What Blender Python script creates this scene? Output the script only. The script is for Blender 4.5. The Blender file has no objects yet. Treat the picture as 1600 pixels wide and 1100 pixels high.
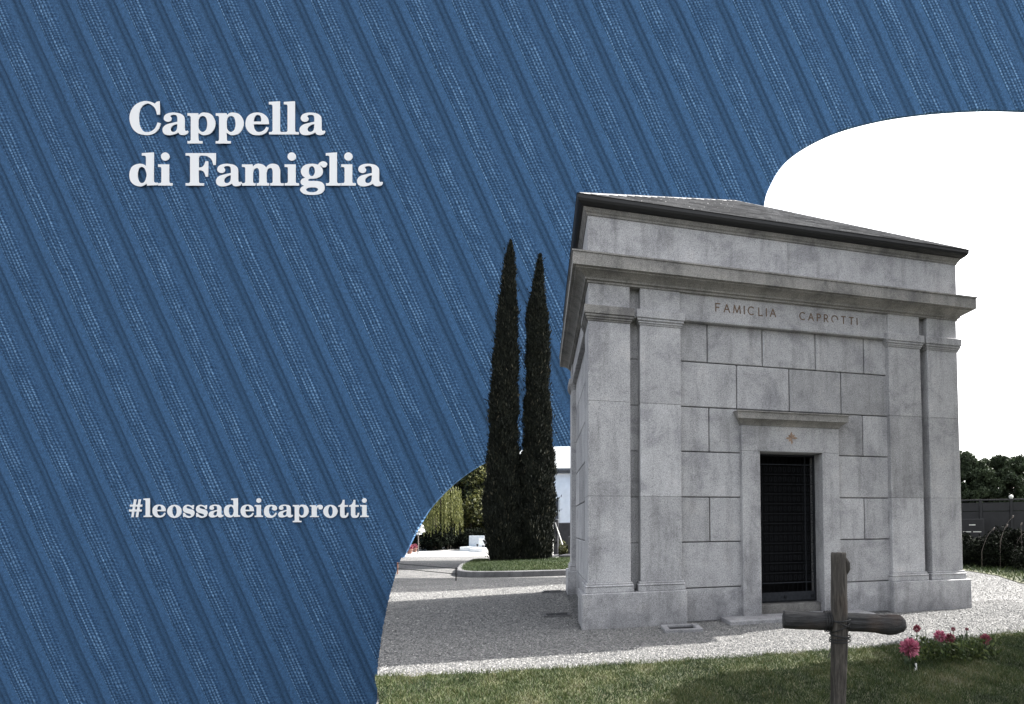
import bpy, bmesh, math, random
import numpy as np
from mathutils import Vector, Matrix
random.seed(7); rng = np.random.default_rng(7)
sc = bpy.context.scene
C = sc.collection
R = math.radians

# ------------------------------------------------------------------ camera
F_, PX, PY = 896.48, 1094.823, 782.06          # solved from the chapel's corners (1600 px wide frame)
YAW, PITCH, ROLL = 0.274, 0.042, -0.008
CAM = Vector((-0.632, -9.027, 1.6))
fwd = Vector((math.sin(YAW)*math.cos(PITCH), math.cos(YAW)*math.cos(PITCH), math.sin(PITCH)))
rgt0 = Vector((math.cos(YAW), -math.sin(YAW), 0)); up0 = rgt0.cross(fwd)
cr, sr = math.cos(ROLL), math.sin(ROLL)
rgt = rgt0*cr + up0*sr
up = -rgt0*sr + up0*cr
rgt, up = rgt.normalized(), up.normalized()
CM = Matrix((rgt, up, -fwd)).transposed().to_4x4(); CM.translation = CAM
cd = bpy.data.cameras.new("camera"); cam = bpy.data.objects.new("camera", cd); C.objects.link(cam)
cam.matrix_world = CM
cd.sensor_width = 36; cd.lens = F_/1600*36
cd.shift_x = -(PX-800)/1600; cd.shift_y = (PY-550)/1600
cd.clip_start = 0.05; cd.clip_end = 2000
sc.camera = cam

# ------------------------------------------------------------------ light
SUN_DIR = Vector((0.974, 0.227, 0.985)).normalized()          # towards the sun
EL = math.asin(SUN_DIR.z)
wd = bpy.data.worlds.new("World"); sc.world = wd; wd.use_nodes = True
nt = wd.node_tree; nt.nodes.clear()
sky = nt.nodes.new('ShaderNodeTexSky'); sky.sky_type = 'NISHITA'; sky.sun_disc = False
sky.sun_elevation = EL; sky.sun_rotation = math.atan2(SUN_DIR.x, SUN_DIR.y)
sky.air_density = 1.0; sky.dust_density = 4.0; sky.ozone_density = 1.0
hs = nt.nodes.new('ShaderNodeHueSaturation'); hs.inputs['Saturation'].default_value = 0.22
bg = nt.nodes.new('ShaderNodeBackground'); bg.inputs['Strength'].default_value = 0.15
wo = nt.nodes.new('ShaderNodeOutputWorld')
nt.links.new(sky.outputs[0], hs.inputs['Color']); nt.links.new(hs.outputs[0], bg.inputs[0]); nt.links.new(bg.outputs[0], wo.inputs[0])
sl = bpy.data.lights.new("sun", 'SUN'); sl.energy = 4.8; sl.angle = R(0.5); sl.color = (1, .965, .91)
so = bpy.data.objects.new("sun", sl); C.objects.link(so)
so.rotation_euler = SUN_DIR.to_track_quat('Z', 'Y').to_euler(); so.location = (20, 10, 30)
vs = sc.view_settings; vs.view_transform = 'Standard'; vs.look = 'None'; vs.gamma = 1; vs.use_curve_mapping = False
vs.exposure = 1.86

# ------------------------------------------------------------------ helpers
def ray(u, v):
    d = (rgt*((u-PX)/F_) - up*((v-PY)/F_) + fwd)
    return d
def at(u, v, dist):                   # a point at the given distance in front of the camera, met at photo position u, v
    return CAM + ray(u, v)*dist
def gnd(u, dist, z=0.0):              # ground point below photo column u, at a distance
    p = CAM + (rgt*((u-PX)/F_) + fwd)*dist
    return Vector((p.x, p.y, z))
def tag(o, label=None, cat=None, group=None, kind=None):
    if label: o['label'] = label
    if cat: o['category'] = cat
    if group: o['group'] = group
    if kind: o['kind'] = kind
    return o
def empty(name, loc, rz=0.0):
    o = bpy.data.objects.new(name, None); C.objects.link(o); o.location = loc; o.rotation_euler = (0, 0, rz); o.empty_display_size = .3
    return o
class MB:
    def __init__(s): s.v = []; s.f = []; s.t = []
    def add(s, vs, fs, tone=0.0):
        n = len(s.v); s.v += [tuple(q) for q in vs]; s.f += [tuple(i+n for i in f) for f in fs]; s.t += [tone]*len(vs)
    def box(s, x0, x1, y0, y1, z0, z1, tone=0.0, ch=0.0):
        if ch <= 0:
            s.add([(x0,y0,z0),(x1,y0,z0),(x1,y1,z0),(x0,y1,z0),(x0,y0,z1),(x1,y0,z1),(x1,y1,z1),(x0,y1,z1)],
                  [(0,3,2,1),(4,5,6,7),(0,1,5,4),(1,2,6,5),(2,3,7,6),(3,0,4,7)], tone); return
        vs = []; c = ch
        cx, cy, cz = (x0+x1)/2, (y0+y1)/2, (z0+z1)/2
        bm = bmesh.new(); bmesh.ops.create_cube(bm, size=1)
        bmesh.ops.scale(bm, vec=(x1-x0, y1-y0, z1-z0), verts=bm.verts)
        bmesh.ops.bevel(bm, geom=bm.edges[:], offset=c, segments=1, affect='EDGES')
        bm.verts.index_update()
        vs = [(v.co.x+cx, v.co.y+cy, v.co.z+cz) for v in bm.verts]
        s.add(vs, [[v.index for v in f.verts] for f in bm.faces], tone); bm.free()
    def tube(s, pts, rad, n=8, tone=0.0, cap=True, wob=0.0):
        pts = [Vector(p) for p in pts]
        rad = rad if isinstance(rad, (list, tuple)) else [rad]*len(pts)
        base = len(s.v); vs = []; prev = None
        for i, p in enumerate(pts):
            d = (pts[min(i+1, len(pts)-1)] - pts[max(i-1, 0)]).normalized()
            if prev is None:
                a = d.orthogonal().normalized()
            else:
                a = (prev - d*prev.dot(d)).normalized()
            prev = a; b = d.cross(a)
            for k in range(n):
                th = 2*math.pi*k/n; r = rad[i]*(1+random.uniform(-wob, wob))
                vs.append(p + (a*math.cos(th)+b*math.sin(th))*r)
        fs = []
        for i in range(len(pts)-1):
            for k in range(n):
                fs.append((i*n+k, i*n+(k+1) % n, (i+1)*n+(k+1) % n, (i+1)*n+k))
        if cap: fs.append(tuple(range(n))[::-1]); fs.append(tuple((len(pts)-1)*n+k for k in range(n)))
        s.add(vs, fs, tone)
    def build(s, name, mat, parent=None, smooth=False, M=None):
        me = bpy.data.meshes.new(name)
        me.from_pydata(s.v, [], s.f); me.update()
        if M is not None: me.transform(M)
        bm = bmesh.new(); bm.from_mesh(me); bmesh.ops.recalc_face_normals(bm, faces=bm.faces); bm.to_mesh(me); bm.free()
        at_ = me.attributes.new('tone', 'FLOAT', 'POINT'); at_.data.foreach_set('value', np.array(s.t, dtype=np.float32))
        if smooth: me.polygons.foreach_set('use_smooth', [True]*len(me.polygons))
        me.materials.append(mat)
        o = bpy.data.objects.new(name, me); C.objects.link(o)
        if parent: o.parent = parent
        return o
def np_mesh(name, verts, faces_n, mat, parent=None, tone=None):
    """verts (N,3); every consecutive faces_n vertices are one face"""
    me = bpy.data.meshes.new(name); n = len(verts); m = n//faces_n
    me.vertices.add(n); me.vertices.foreach_set('co', np.ascontiguousarray(verts, dtype=np.float32).ravel())
    me.loops.add(n); me.loops.foreach_set('vertex_index', np.arange(n, dtype=np.int32))
    me.polygons.add(m); me.polygons.foreach_set('loop_start', np.arange(0, n, faces_n, dtype=np.int32))
    me.polygons.foreach_set('loop_total', np.full(m, faces_n, dtype=np.int32))
    me.update(calc_edges=True)
    a = me.attributes.new('tone', 'FLOAT', 'POINT')
    a.data.foreach_set('value', np.ascontiguousarray(np.zeros(n) if tone is None else np.repeat(tone, faces_n), dtype=np.float32))
    me.materials.append(mat)
    o = bpy.data.objects.new(name, me); C.objects.link(o)
    if parent: o.parent = parent
    return o
def spline(pts, seg=6, closed=True):
    """Catmull-Rom through points; a third value marks a corner"""
    n = len(pts); out = []
    P = [Vector((p[0], p[1])) for p in pts]; c = [len(p) > 2 for p in pts]
    for i in range(n if closed else n-1):
        a, b = P[i], P[(i+1) % n]
        if c[i] and c[(i+1) % n]: out.append(a); continue
        p0 = P[i-1] if (not c[i] and (closed or i > 0)) else a
        p3 = P[(i+2) % n] if (not c[(i+1) % n] and (closed or i+2 < n)) else b
        for k in range(seg):
            t = k/seg
            out.append(0.5*((2*a)+(b-p0)*t+(2*p0-5*a+4*b-p3)*t*t+(3*a-p0-3*b+p3)*t**3))
    if not closed: out.append(P[-1])
    return out

# ------------------------------------------------------------------ materials
def mat(name):
    m = bpy.data.materials.new(name); m.use_nodes = True
    return m, m.node_tree, m.node_tree.nodes['Principled BSDF']
def N(t, typ, **kw):
    n = t.nodes.new(typ)
    for k, v in kw.items(): setattr(n, k, v)
    return n
def ramp(t, fac, stops):
    r = N(t, 'ShaderNodeValToRGB'); e = r.color_ramp.elements
    while len(e) < len(stops): e.new(0.5)
    for q, (p, c) in zip(e, stops):
        q.position = p; q.color = (*((c, c, c) if isinstance(c, (int, float)) else c), 1)
    t.links.new(fac, r.inputs[0]); return r.outputs[0]
def noise(t, scale, detail=4, rough=.5, vec=None, dist=0):
    n = N(t, 'ShaderNodeTexNoise'); n.inputs['Scale'].default_value = scale; n.inputs['Detail'].default_value = detail
    n.inputs['Roughness'].default_value = rough; n.inputs['Distortion'].default_value = dist
    if vec is not None: t.links.new(vec, n.inputs['Vector'])
    return n.outputs['Fac']
def math_(t, op, a, b=None, c=None):
    n = N(t, 'ShaderNodeMath', operation=op)
    for i, q in enumerate((a, b, c)):
        if q is None: continue
        if isinstance(q, (int, float)): n.inputs[i].default_value = q
        else: t.links.new(q, n.inputs[i])
    return n.outputs[0]
def mix(t, fac, a, b, mode='MIX'):
    n = N(t, 'ShaderNodeMix', data_type='RGBA', blend_type=mode)
    for i, q in ((0, fac), (6, a), (7, b)):
        if isinstance(q, (int, float)): n.inputs[i].default_value = q if i == 0 else (q, q, q, 1)
        elif isinstance(q, tuple): n.inputs[i].default_value = (*q, 1)
        else: t.links.new(q, n.inputs[i])
    return n.outputs[2]
def coords(t, kind='Object', sc_=None):
    c = N(t, 'ShaderNodeTexCoord').outputs[kind]
    if sc_:
        m = N(t, 'ShaderNodeMapping'); m.inputs['Scale'].default_value = sc_; t.links.new(c, m.inputs[0]); return m.outputs[0]
    return c
def bump(t, b, h, s=.3, d=.02):
    n = N(t, 'ShaderNodeBump'); n.inputs['Strength'].default_value = s; n.inputs['Distance'].default_value = d
    t.links.new(h, n.inputs['Height']); t.links.new(n.outputs[0], b.inputs['Normal'])
def attr(t, name='tone'):
    n = N(t, 'ShaderNodeAttribute', attribute_name=name); return n.outputs['Fac']
def simple(name, col, rough=.7, var=.25, scale=6, metal=0.0, bmp=.2, bd=.01):
    m, t, b = mat(name); v = coords(t)
    f = noise(t, scale, 6, .6, v)
    lo = tuple(c*(1-var) for c in col); hi = tuple(min(1, c*(1+var)) for c in col)
    col_ = ramp(t, f, [(.3, lo), (.7, hi)])
    tn = math_(t, 'MULTIPLY_ADD', attr(t), .6, 1.0)
    hsn = N(t, 'ShaderNodeHueSaturation'); t.links.new(col_, hsn.inputs['Color']); t.links.new(tn, hsn.inputs['Value'])
    t.links.new(hsn.outputs[0], b.inputs['Base Color'])
    b.inputs['Roughness'].default_value = rough; b.inputs['Metallic'].default_value = metal
    if bmp: bump(t, b, noise(t, scale*6, 5, .6, v), bmp, bd)
    return m
def granite(name, base=.375, stain=.55, tint=(1.0, 1.0, 1.03)):
    m, t, b = mat(name); mp = N(t, 'ShaderNodeMapping'); mp.inputs['Rotation'].default_value = (.5, .37, .61); mp.inputs['Location'].default_value = (3.3, 1.7, 2.9)
    t.links.new(coords(t), mp.inputs[0]); v = mp.outputs[0]
    g = lambda x: tuple(x*q for q in tint)
    sp = noise(t, 75, 2, .7, v)
    c1 = ramp(t, sp, [(.33, g(base*.52)), (.45, g(base*.91)), (.56, g(base*1.08)), (.70, g(base*1.42))])
    vor = N(t, 'ShaderNodeTexVoronoi'); vor.inputs['Scale'].default_value = 38; t.links.new(v, vor.inputs['Vector'])
    pit = ramp(t, vor.outputs['Distance'], [(.04, .35), (.10, 1.0)])
    c1 = mix(t, .5, c1, pit, 'MULTIPLY')
    big = noise(t, 1.7, 7, .68, v, .5)
    c2 = mix(t, stain, c1, ramp(t, big, [(.36, (.42, .42, .45)), (.47, .84), (.56, 1.0), (.68, (1.22, 1.19, 1.15))]), 'MULTIPLY')
    gz = N(t, 'ShaderNodeSeparateXYZ'); t.links.new(coords(t), gz.inputs[0])
    low = math_(t, 'MULTIPLY_ADD', math_(t, 'SUBTRACT', noise(t, 2.2, 6, .7, v), .5), 1.6, gz.outputs[2])
    c2 = mix(t, 1.0, c2, ramp(t, low, [(.05, (.66, .66, .67)), (.55, 1.0)]), 'MULTIPLY')
    vs_ = coords(t, 'Object', (3.2, 3.2, .45))
    drip = noise(t, 1.6, 6, .65, vs_)
    c3 = mix(t, .45, c2, ramp(t, drip, [(.36, .5), (.50, 1.0), (.7, 1.12)]), 'MULTIPLY')
    tn = math_(t, 'MULTIPLY_ADD', attr(t), 1.0, 1.0)
    hsn = N(t, 'ShaderNodeHueSaturation'); t.links.new(c3, hsn.inputs['Color']); t.links.new(tn, hsn.inputs['Value'])
    t.links.new(hsn.outputs[0], b.inputs['Base Color']); b.inputs['Roughness'].default_value = .85
    bump(t, b, sp, .35, .008)
    return m
M_GRAN = granite('granite')
M_GRAN_D = granite('weathered_granite', .24, .8, (1.03, 1.0, .95))
M_KERB = granite('kerb_stone', .15, .4)
M_DARKMET = simple('dark_metal', (.005, .0055, .007), .6, .3, 9, .0, .08)
M_GATE = simple('gate_iron', (.005, .0055, .0065), .7, .3, 20, .0, .1)
M_GATE.node_tree.nodes['Principled BSDF'].inputs['Specular IOR Level'].default_value = .12
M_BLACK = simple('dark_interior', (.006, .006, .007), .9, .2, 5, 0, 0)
M_BRONZE = simple('bronze_lettering', (.13, .085, .055), .6, .4, 40, .2, .2)
M_ORANGE = simple('orange_emblem', (.26, .18, .13), .7, .4, 60, .1, .2)
M_WHITE = simple('white_lettering', (.965, .965, .96), .6, .005, 3, 0, 0)
M_WSTONE = simple('pale_marble', (.62, .62, .60), .5, .12, 8)
M_STUCCO = simple('pale_stucco', (.75, .75, .75), .9, .08, 2)
M_FENCE = simple('fence_panel', (.017, .0175, .020), .8, .25, 3, 0, .2)
M_DSTONE = simple('dark_tombstone', (.045, .045, .05), .4, .3, 6)
M_SLATE, t_, b_ = mat('roof_slate')
_v = coords(t_); _n = noise(t_, 5, 6, .7, _v)
_c = ramp(t_, _n, [(.3, (.17, .17, .175)), (.5, (.23, .23, .235)), (.7, (.29, .29, .29))])
_tn = math_(t_, 'MULTIPLY_ADD', attr(t_), 1.0, 1.0); _h = N(t_, 'ShaderNodeHueSaturation'); t_.links.new(_c, _h.inputs['Color']); t_.links.new(_tn, _h.inputs['Value'])
t_.links.new(_h.outputs[0], b_.inputs['Base Color']); b_.inputs['Roughness'].default_value = .42; bump(t_, b_, _n, .3, .02)
def leafmat(name, cols, trans=.25, rough=.6):
    m, t, b = mat(name)
    c = ramp(t, attr(t), [(i/(len(cols)-1), q) for i, q in enumerate(cols)])
    t.links.new(c, b.inputs['Base Color']); b.inputs['Roughness'].default_value = rough
    b.inputs['Specular IOR Level'].default_value = .3
    if trans:
        tr = N(t, 'ShaderNodeBsdfTranslucent'); t.links.new(c, tr.inputs[0]); ms = N(t, 'ShaderNodeMixShader'); ms.inputs[0].default_value = trans
        t.links.new(b.outputs[0], ms.inputs[1]); t.links.new(tr.outputs[0], ms.inputs[2])
        t.links.new(ms.outputs[0], t.nodes['Material Output'].inputs[0])
    return m
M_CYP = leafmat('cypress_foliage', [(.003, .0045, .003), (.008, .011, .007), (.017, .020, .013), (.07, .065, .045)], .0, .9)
M_BEDLEAF = leafmat('bed_leaves', [(.025, .04, .012), (.06, .085, .025), (.14, .16, .06)], .3)
M_GRASS = leafmat('grass_blades', [(.014, .026, .009), (.028, .048, .013), (.050, .070, .020), (.10, .10, .042), (.17, .145, .09)], .15)
M_OLIVE = leafmat('autumn_foliage', [(.008, .012, .005), (.025, .031, .010), (.07, .075, .022), (.14, .135, .045)], .25)
M_WILLOW = leafmat('willow_foliage', [(.05, .06, .016), (.10, .108, .032), (.17, .172, .065)], .35)
M_DKLEAF = leafmat('dark_leaves', [(.003, .004, .003), (.007, .009, .006), (.014, .019, .011)], .0, .95)
M_HEDGE = leafmat('hedge_foliage', [(.012, .020, .010), (.028, .042, .020), (.055, .078, .038)], .15, .7)
M_PINK = leafmat('pink_petals', [(.22, .045, .09), (.42, .11, .18), (.60, .25, .33)], .25)
M_RED = leafmat('red_petals', [(.14, .025, .045), (.26, .06, .09), (.38, .15, .17)], .25)
M_BARK = simple('bark', (.05, .042, .035), .9, .4, 10, 0, .5)
M_STEM = simple('green_stem', (.05, .08, .03), .7, .3, 20, 0, .1)
M_DRY = simple('dry_stem', (.09, .075, .065), .8, .3, 20, 0, .1)

M_DKLEAF.node_tree.nodes['Principled BSDF'].inputs['Specular IOR Level'].default_value = .08
# gravel ground
M_GRAVEL, t_, b_ = mat('gravel_ground')
_v = coords(t_)
vo = N(t_, 'ShaderNodeTexVoronoi'); vo.inputs['Scale'].default_value = 34; t_.links.new(_v, vo.inputs['Vector'])
_s = N(t_, 'ShaderNodeSeparateColor'); t_.links.new(vo.outputs['Color'], _s.inputs[0])
_c1 = ramp(t_, _s.outputs[0], [(.0, (.07, .07, .072)), (.35, (.135, .135, .134)), (.75, (.20, .198, .195)), (1, (.33, .325, .315))])
_c1 = mix(t_, 1.0, _c1, ramp(t_, vo.outputs['Distance'], [(.25, 1.0), (.6, .45)]), 'MULTIPLY')
_c1 = mix(t_, .6, _c1, ramp(t_, noise(t_, .8, 6, .6, _v), [(.3, .72), (.7, 1.15)]), 'MULTIPLY')
t_.links.new(_c1, b_.inputs['Base Color']); b_.inputs['Roughness'].default_value = .9
_inv = math_(t_, 'SUBTRACT', 1.0, vo.outputs['Distance']); bump(t_, b_, _inv, .8, .02)
M_PEB = leafmat('gravel_stones', [(.06, .06, .064), (.115, .115, .117), (.175, .174, .171), (.25, .247, .24), (.50, .49, .47)], 0, .8)
M_SOIL = simple('lawn_soil', (.055, .058, .028), .95, .5, 5, 0, .6, .02)
M_ASPH = simple('pale_asphalt', (.36, .355, .345), .9, .15, 2.5, 0, .4, .01)
M_VERGE = simple('dry_verge', (.17, .16, .09), .95, .4, 3, 0, .5, .02)

# corduroy cloth: threads woven into the raised wales (object space, metres)
BD = 30.0                               # distance of the fabric backdrop
K = BD/F_                               # metres per photo pixel on the backdrop
SL = 0.455; NRM = math.sqrt(1+SL*SL); PER = 73.2*K/NRM; T0 = (45-PX + SL*(0-PY))*K/NRM  # phase
M_CORD, t_, b_ = mat('blue_corduroy')
_v = coords(t_); _x = N(t_, 'ShaderNodeSeparateXYZ'); t_.links.new(_v, _x.inputs[0])
X_, Y_ = _x.outputs[0], _x.outputs[1]
tt = math_(t_, 'MULTIPLY', math_(t_, 'MULTIPLY_ADD', Y_, SL, X_), 1/NRM)       # across the wales
ss = math_(t_, 'MULTIPLY', math_(t_, 'MULTIPLY_ADD', X_, -SL, Y_), 1/NRM)      # along them
wv = noise(t_, .35, 3, .5, _v)
tw = math_(t_, 'MULTIPLY_ADD', math_(t_, 'SUBTRACT', wv, .5), .14, tt)
TOFF_ = (45-PX)*K/NRM + SL*PY*K/NRM
ph = math_(t_, 'FRACT', math_(t_, 'DIVIDE', math_(t_, 'SUBTRACT', tw, TOFF_), PER))
NR = 13
nz_ = noise(t_, 1.1, 3, .6, _v)
thr = math_(t_, 'MULTIPLY_ADD', math_(t_, 'SINE', math_(t_, 'MULTIPLY', ph, 2*math.pi*NR)), .5, .5)
row = math_(t_, 'FLOOR', math_(t_, 'MULTIPLY', ph, NR))
rid = math_(t_, 'ADD', row, math_(t_, 'MULTIPLY', math_(t_, 'FLOOR', math_(t_, 'DIVIDE', math_(t_, 'SUBTRACT', tw, TOFF_), PER)), 17.3))
cv = N(t_, 'ShaderNodeCombineXYZ'); t_.links.new(rid, cv.inputs[0]); t_.links.new(math_(t_, 'MULTIPLY', ss, .55), cv.inputs[1])
rn = noise(t_, 1.0, 2, .5, cv.outputs[0])            # each thread row brightens and fades along its length
bead = math_(t_, 'MULTIPLY_ADD', math_(t_, 'SINE', math_(t_, 'ADD', math_(t_, 'MULTIPLY', ss, 2*math.pi/.165), math_(t_, 'ADD', math_(t_, 'MULTIPLY', row, 2.4), math_(t_, 'MULTIPLY', nz_, 26.0)))), .5, .5)
zone = ramp(t_, ph, [(0, 0), (.02, 1), (.42, 1), (.50, 0)])
thread = math_(t_, 'MULTIPLY', thr, math_(t_, 'MULTIPLY_ADD', bead, .8, .2))
fine = noise(t_, 9, 5, .9, _v)
twill = math_(t_, 'SINE', math_(t_, 'ADD', math_(t_, 'MULTIPLY', math_(t_, 'ADD', ss, math_(t_, 'MULTIPLY', tw, 1.6)), 2*math.pi/.13), math_(t_, 'MULTIPLY', fine, 5)))
base = ramp(t_, ph, [(0, (.050, .112, .215)), (.42, (.046, .106, .210)), (.50, (.056, .125, .240)), (.57, (.054, .120, .232)), (.655, (.032, .070, .130)), (.725, (.050, .112, .215)), (.785, (.034, .074, .138)), (.85, (.060, .134, .258)), (.97, (.060, .134, .258))])  # dark bands at the two pleat grooves paint fold shade into the cloth colour
lines = ramp(t_, ph, [(.0, .45), (.035, 1), (.07, .3), (.15, .3), (.20, 1), (.25, .45), (.31, .85), (.36, .35), (.43, .25)])
zt = math_(t_, 'MULTIPLY', math_(t_, 'MULTIPLY', zone, thread), math_(t_, 'MULTIPLY', lines, ramp(t_, rn, [(.35, .25), (.62, 1.0)])))
gap = math_(t_, 'MULTIPLY', math_(t_, 'MULTIPLY', zone, math_(t_, 'SUBTRACT', 1.0, thr)), math_(t_, 'MULTIPLY_ADD', math_(t_, 'SUBTRACT', 1.0, bead), .7, .3))
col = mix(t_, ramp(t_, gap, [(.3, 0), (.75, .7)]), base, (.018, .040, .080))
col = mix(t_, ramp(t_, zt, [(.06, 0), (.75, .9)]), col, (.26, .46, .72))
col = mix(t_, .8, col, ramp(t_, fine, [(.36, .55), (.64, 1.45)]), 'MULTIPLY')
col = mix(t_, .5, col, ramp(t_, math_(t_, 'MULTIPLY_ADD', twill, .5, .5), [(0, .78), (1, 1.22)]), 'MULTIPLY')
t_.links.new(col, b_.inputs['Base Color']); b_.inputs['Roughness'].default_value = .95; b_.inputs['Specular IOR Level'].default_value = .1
bump(t_, b_, math_(t_, 'ADD', math_(t_, 'MULTIPLY', zone, thread), math_(t_, 'MULTIPLY', fine, .5)), .5, .06)

# ------------------------------------------------------------------ ground
CUT = [(-6, -12.5), (-2.6, -7.5), (-1.95, -5.0), (-2.05, -3.15), (-2.35, -1.88), (-2.79, .12), (-3.34, 2.75), (-4.32, 7.56), (-6.17, 16.88)]
cut = [(p.x, p.y) for p in spline(CUT, 6, False)]
edgeB = gnd(628.5, BD+.32); farL = gnd(-700, BD+1.2)
outline = cut + [(edgeB.x, edgeB.y), (farL.x, farL.y), (-140, 260), (260, 260), (260, -60), (-6, -60)]
def slab(name, pts, ztop, thick, m, parent=None):
    bm = bmesh.new(); vs_ = [bm.verts.new((x, y, ztop)) for x, y in pts]; f = bm.faces.new(vs_)
    if f.normal.z < 0: f.normal_flip()
    bm.normal_update()
    r = bmesh.ops.extrude_face_region(bm, geom=[f])
    for v in [g for g in r['geom'] if isinstance(g, bmesh.types.BMVert)]: v.co.z -= thick
    bmesh.ops.recalc_face_normals(bm, faces=bm.faces)
    me = bpy.data.meshes.new(name); bm.to_mesh(me); bm.free(); me.materials.append(m)
    me.attributes.new('tone', 'FLOAT', 'POINT')
    o = bpy.data.objects.new(name, me); C.objects.link(o)
    if parent: o.parent = parent
    return o
tag(slab('ground', outline, 0, .6, M_GRAVEL), kind='structure')
lawn_top = [(-2.32, -2.11), (-1.57, -2.29), (-.51, -2.37), (.86, -2.43), (2.04, -2.47), (3.83, -2.47), (4.89, -2.38), (6.15, -2.2), (8.5, -1.6), (12, -.8)]
lawn = [(-5.9, -12.5), (-2.55, -7.5), (-1.92, -5.0), (-2.02, -3.15)] + [(p.x, p.y) for p in spline(lawn_top, 5, False)] + [(12, -12.5)]
lawn = [(x, y+(.03*math.sin(x*7)+.02*math.sin(x*17) if y > -3 else 0)) for x, y in lawn]
tag(slab('lawn', lawn, .012, .008, M_SOIL), kind='structure')
# planted verge on the right, beyond the gravel
verge = [(13.2, 9.0), (12.9, 6.6), (12.5, 5.1), (11.4, 3.1), (12.5, 1.0), (60, 1), (60, 60), (8.0, 22), (8.6, 14)]
tag(slab('planting_bed', verge, .02, .016, M_SOIL), kind='structure')
# pale road at the far left
r_ = [gnd(560, 31), gnd(880, 31), gnd(880, 45), gnd(400, 45)]
tag(slab('road', [(p.x, p.y) for p in r_], .008, .004, M_ASPH), kind='structure')
r_ = [gnd(500, 45.5), gnd(900, 45.5), gnd(900, 110), gnd(100, 110)]
tag(slab('grass_verge', [(p.x, p.y) for p in r_], .012, .006, M_VERGE), kind='structure')

def inside(poly, P):
    x, y = P[:, 0], P[:, 1]; r = np.zeros(len(P), bool); n = len(poly)
    for i in range(n):
        x1, y1 = poly[i]; x2, y2 = poly[(i+1) % n]
        c = ((y1 > y) != (y2 > y)) & (x < (x2-x1)*(y-y1)/((y2-y1) if y2 != y1 else 1e-9)+x1); r ^= c
    return r
# gravel stones
def pebbles(n, x0, x1, y0, y1, s0, s1):
    P = np.stack([rng.uniform(x0, x1, n), rng.uniform(y0, y1, n)], 1)
    ok = inside(outline, P) & ~inside(lawn, P)
    # feathered lawn edge
    ok &= ~((P[:, 0] > -.03) & (P[:, 0] < 7.19) & (P[:, 1] > -.02) & (P[:, 1] < 5.7))
    P = P[ok]; n = len(P)
    s = rng.uniform(s0, s1, n)
    oc = np.array([(1, 0, 0), (0, 1, 0), (-1, 0, 0), (0, -1, 0), (0, 0, 1)], float)
    fc = [(0, 1, 4), (1, 2, 4), (2, 3, 4), (3, 0, 4)]
    a = rng.uniform(0, 2*np.pi, n); ca, sa = np.cos(a), np.sin(a)
    sx, sy, sz = s*rng.uniform(.7, 1.3, n), s*rng.uniform(.6, 1.0, n), s*rng.uniform(.3, .75, n)
    V = oc[None]*np.stack([sx, sy, sz], 1)[:, None]
    V += rng.normal(0, .16, V.shape)*s[:, None, None]
    X = V[..., 0]*ca[:, None]-V[..., 1]*sa[:, None]+P[:, 0:1]; Y = V[..., 0]*sa[:, None]+V[..., 1]*ca[:, None]+P[:, 1:2]
    Z = V[..., 2]+.002
    V = np.stack([X, Y, Z], 2)[:, np.array(fc).ravel()]
    return V.reshape(-1, 3), np.repeat(rng.beta(4.0, 4.0, n), 4)
a = pebbles(75000, -3.6, 8.6, -2.7, .8, .008, .017); b = pebbles(38000, -4.6, 0, .8, 8, .012, .022); c = pebbles(26000, 7.1, 13.5, -1.5, 7, .012, .02)
o = np_mesh('gravel', np.concatenate([a[0], b[0], c[0]]), 3, M_PEB, tone=np.concatenate([a[1], b[1], c[1]]))
tag(o, 'loose pale grey gravel around the chapel', 'gravel', kind='stuff')
# grass blades
def blades(P, h0, h1, w, tone):
    n = len(P); a = rng.uniform(0, 2*np.pi, n); h = rng.uniform(h0, h1, n)
    dx, dy = np.cos(a)*w, np.sin(a)*w; l = rng.normal(0, .45, (n, 2))*h[:, None]
    z = P[:, 2] if P.shape[1] > 2 else np.full(n, .012)
    V = np.stack([np.stack([P[:, 0]-dx, P[:, 1]-dy, z], 1), np.stack([P[:, 0]+dx, P[:, 1]+dy, z], 1), np.stack([P[:, 0]+l[:, 0], P[:, 1]+l[:, 1], z+h], 1)], 1)
    return V.reshape(-1, 3), tone
def patch(P, s, seed):               # smooth patchiness
    r = np.random.default_rng(seed); v = np.zeros(len(P))
    for i in range(9):
        k = r.normal(0, 1, 2)*s*(1+i*.45); v += np.sin(P[:, 0]*k[0]+P[:, 1]*k[1]+r.uniform(0, 6))/(1+i*.25)
    return v/4
n = 300000
P = np.stack([rng.uniform(-2.4, 8.4, n), -1.5-3.9*rng.uniform(0, 1, n)**1.0], 1)
edge = np.interp(P[:, 0], [q[0] for q in lawn_top], [q[1] for q in lawn_top])
P = P[inside(lawn, P) | ((P[:, 1] > edge) & (P[:, 1]-edge < rng.exponential(.05, n)) & (P[:, 0] > -2.25))]
pp = patch(P, 2.0, 3)
keep = rng.uniform(0, 1, len(P)) < np.clip(1.0-.75*np.clip(pp-.25, 0, 1), .15, 1)
P = P[keep]; pp = pp[keep]
tone = np.clip(.36+.42*pp+rng.normal(0, .16, len(P)), 0, 1)
V, tn = blades(P, .012, .042, .0035, tone)
nt_ = 420; tc = np.stack([rng.uniform(-2.2, 8.2, nt_), rng.uniform(-5.2, -2.3, nt_)], 1); k_ = rng.integers(0, nt_, 11000)
Q = tc[k_]+rng.normal(0, .022, (len(k_), 2)); Q = Q[inside(lawn, Q)]
V2, t2 = blades(Q, .03, .085, .003, np.clip(rng.normal(.5, .22, len(Q)), 0, 1)); V = np.concatenate([V, V2]); tn = np.concatenate([tn, t2])
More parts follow.
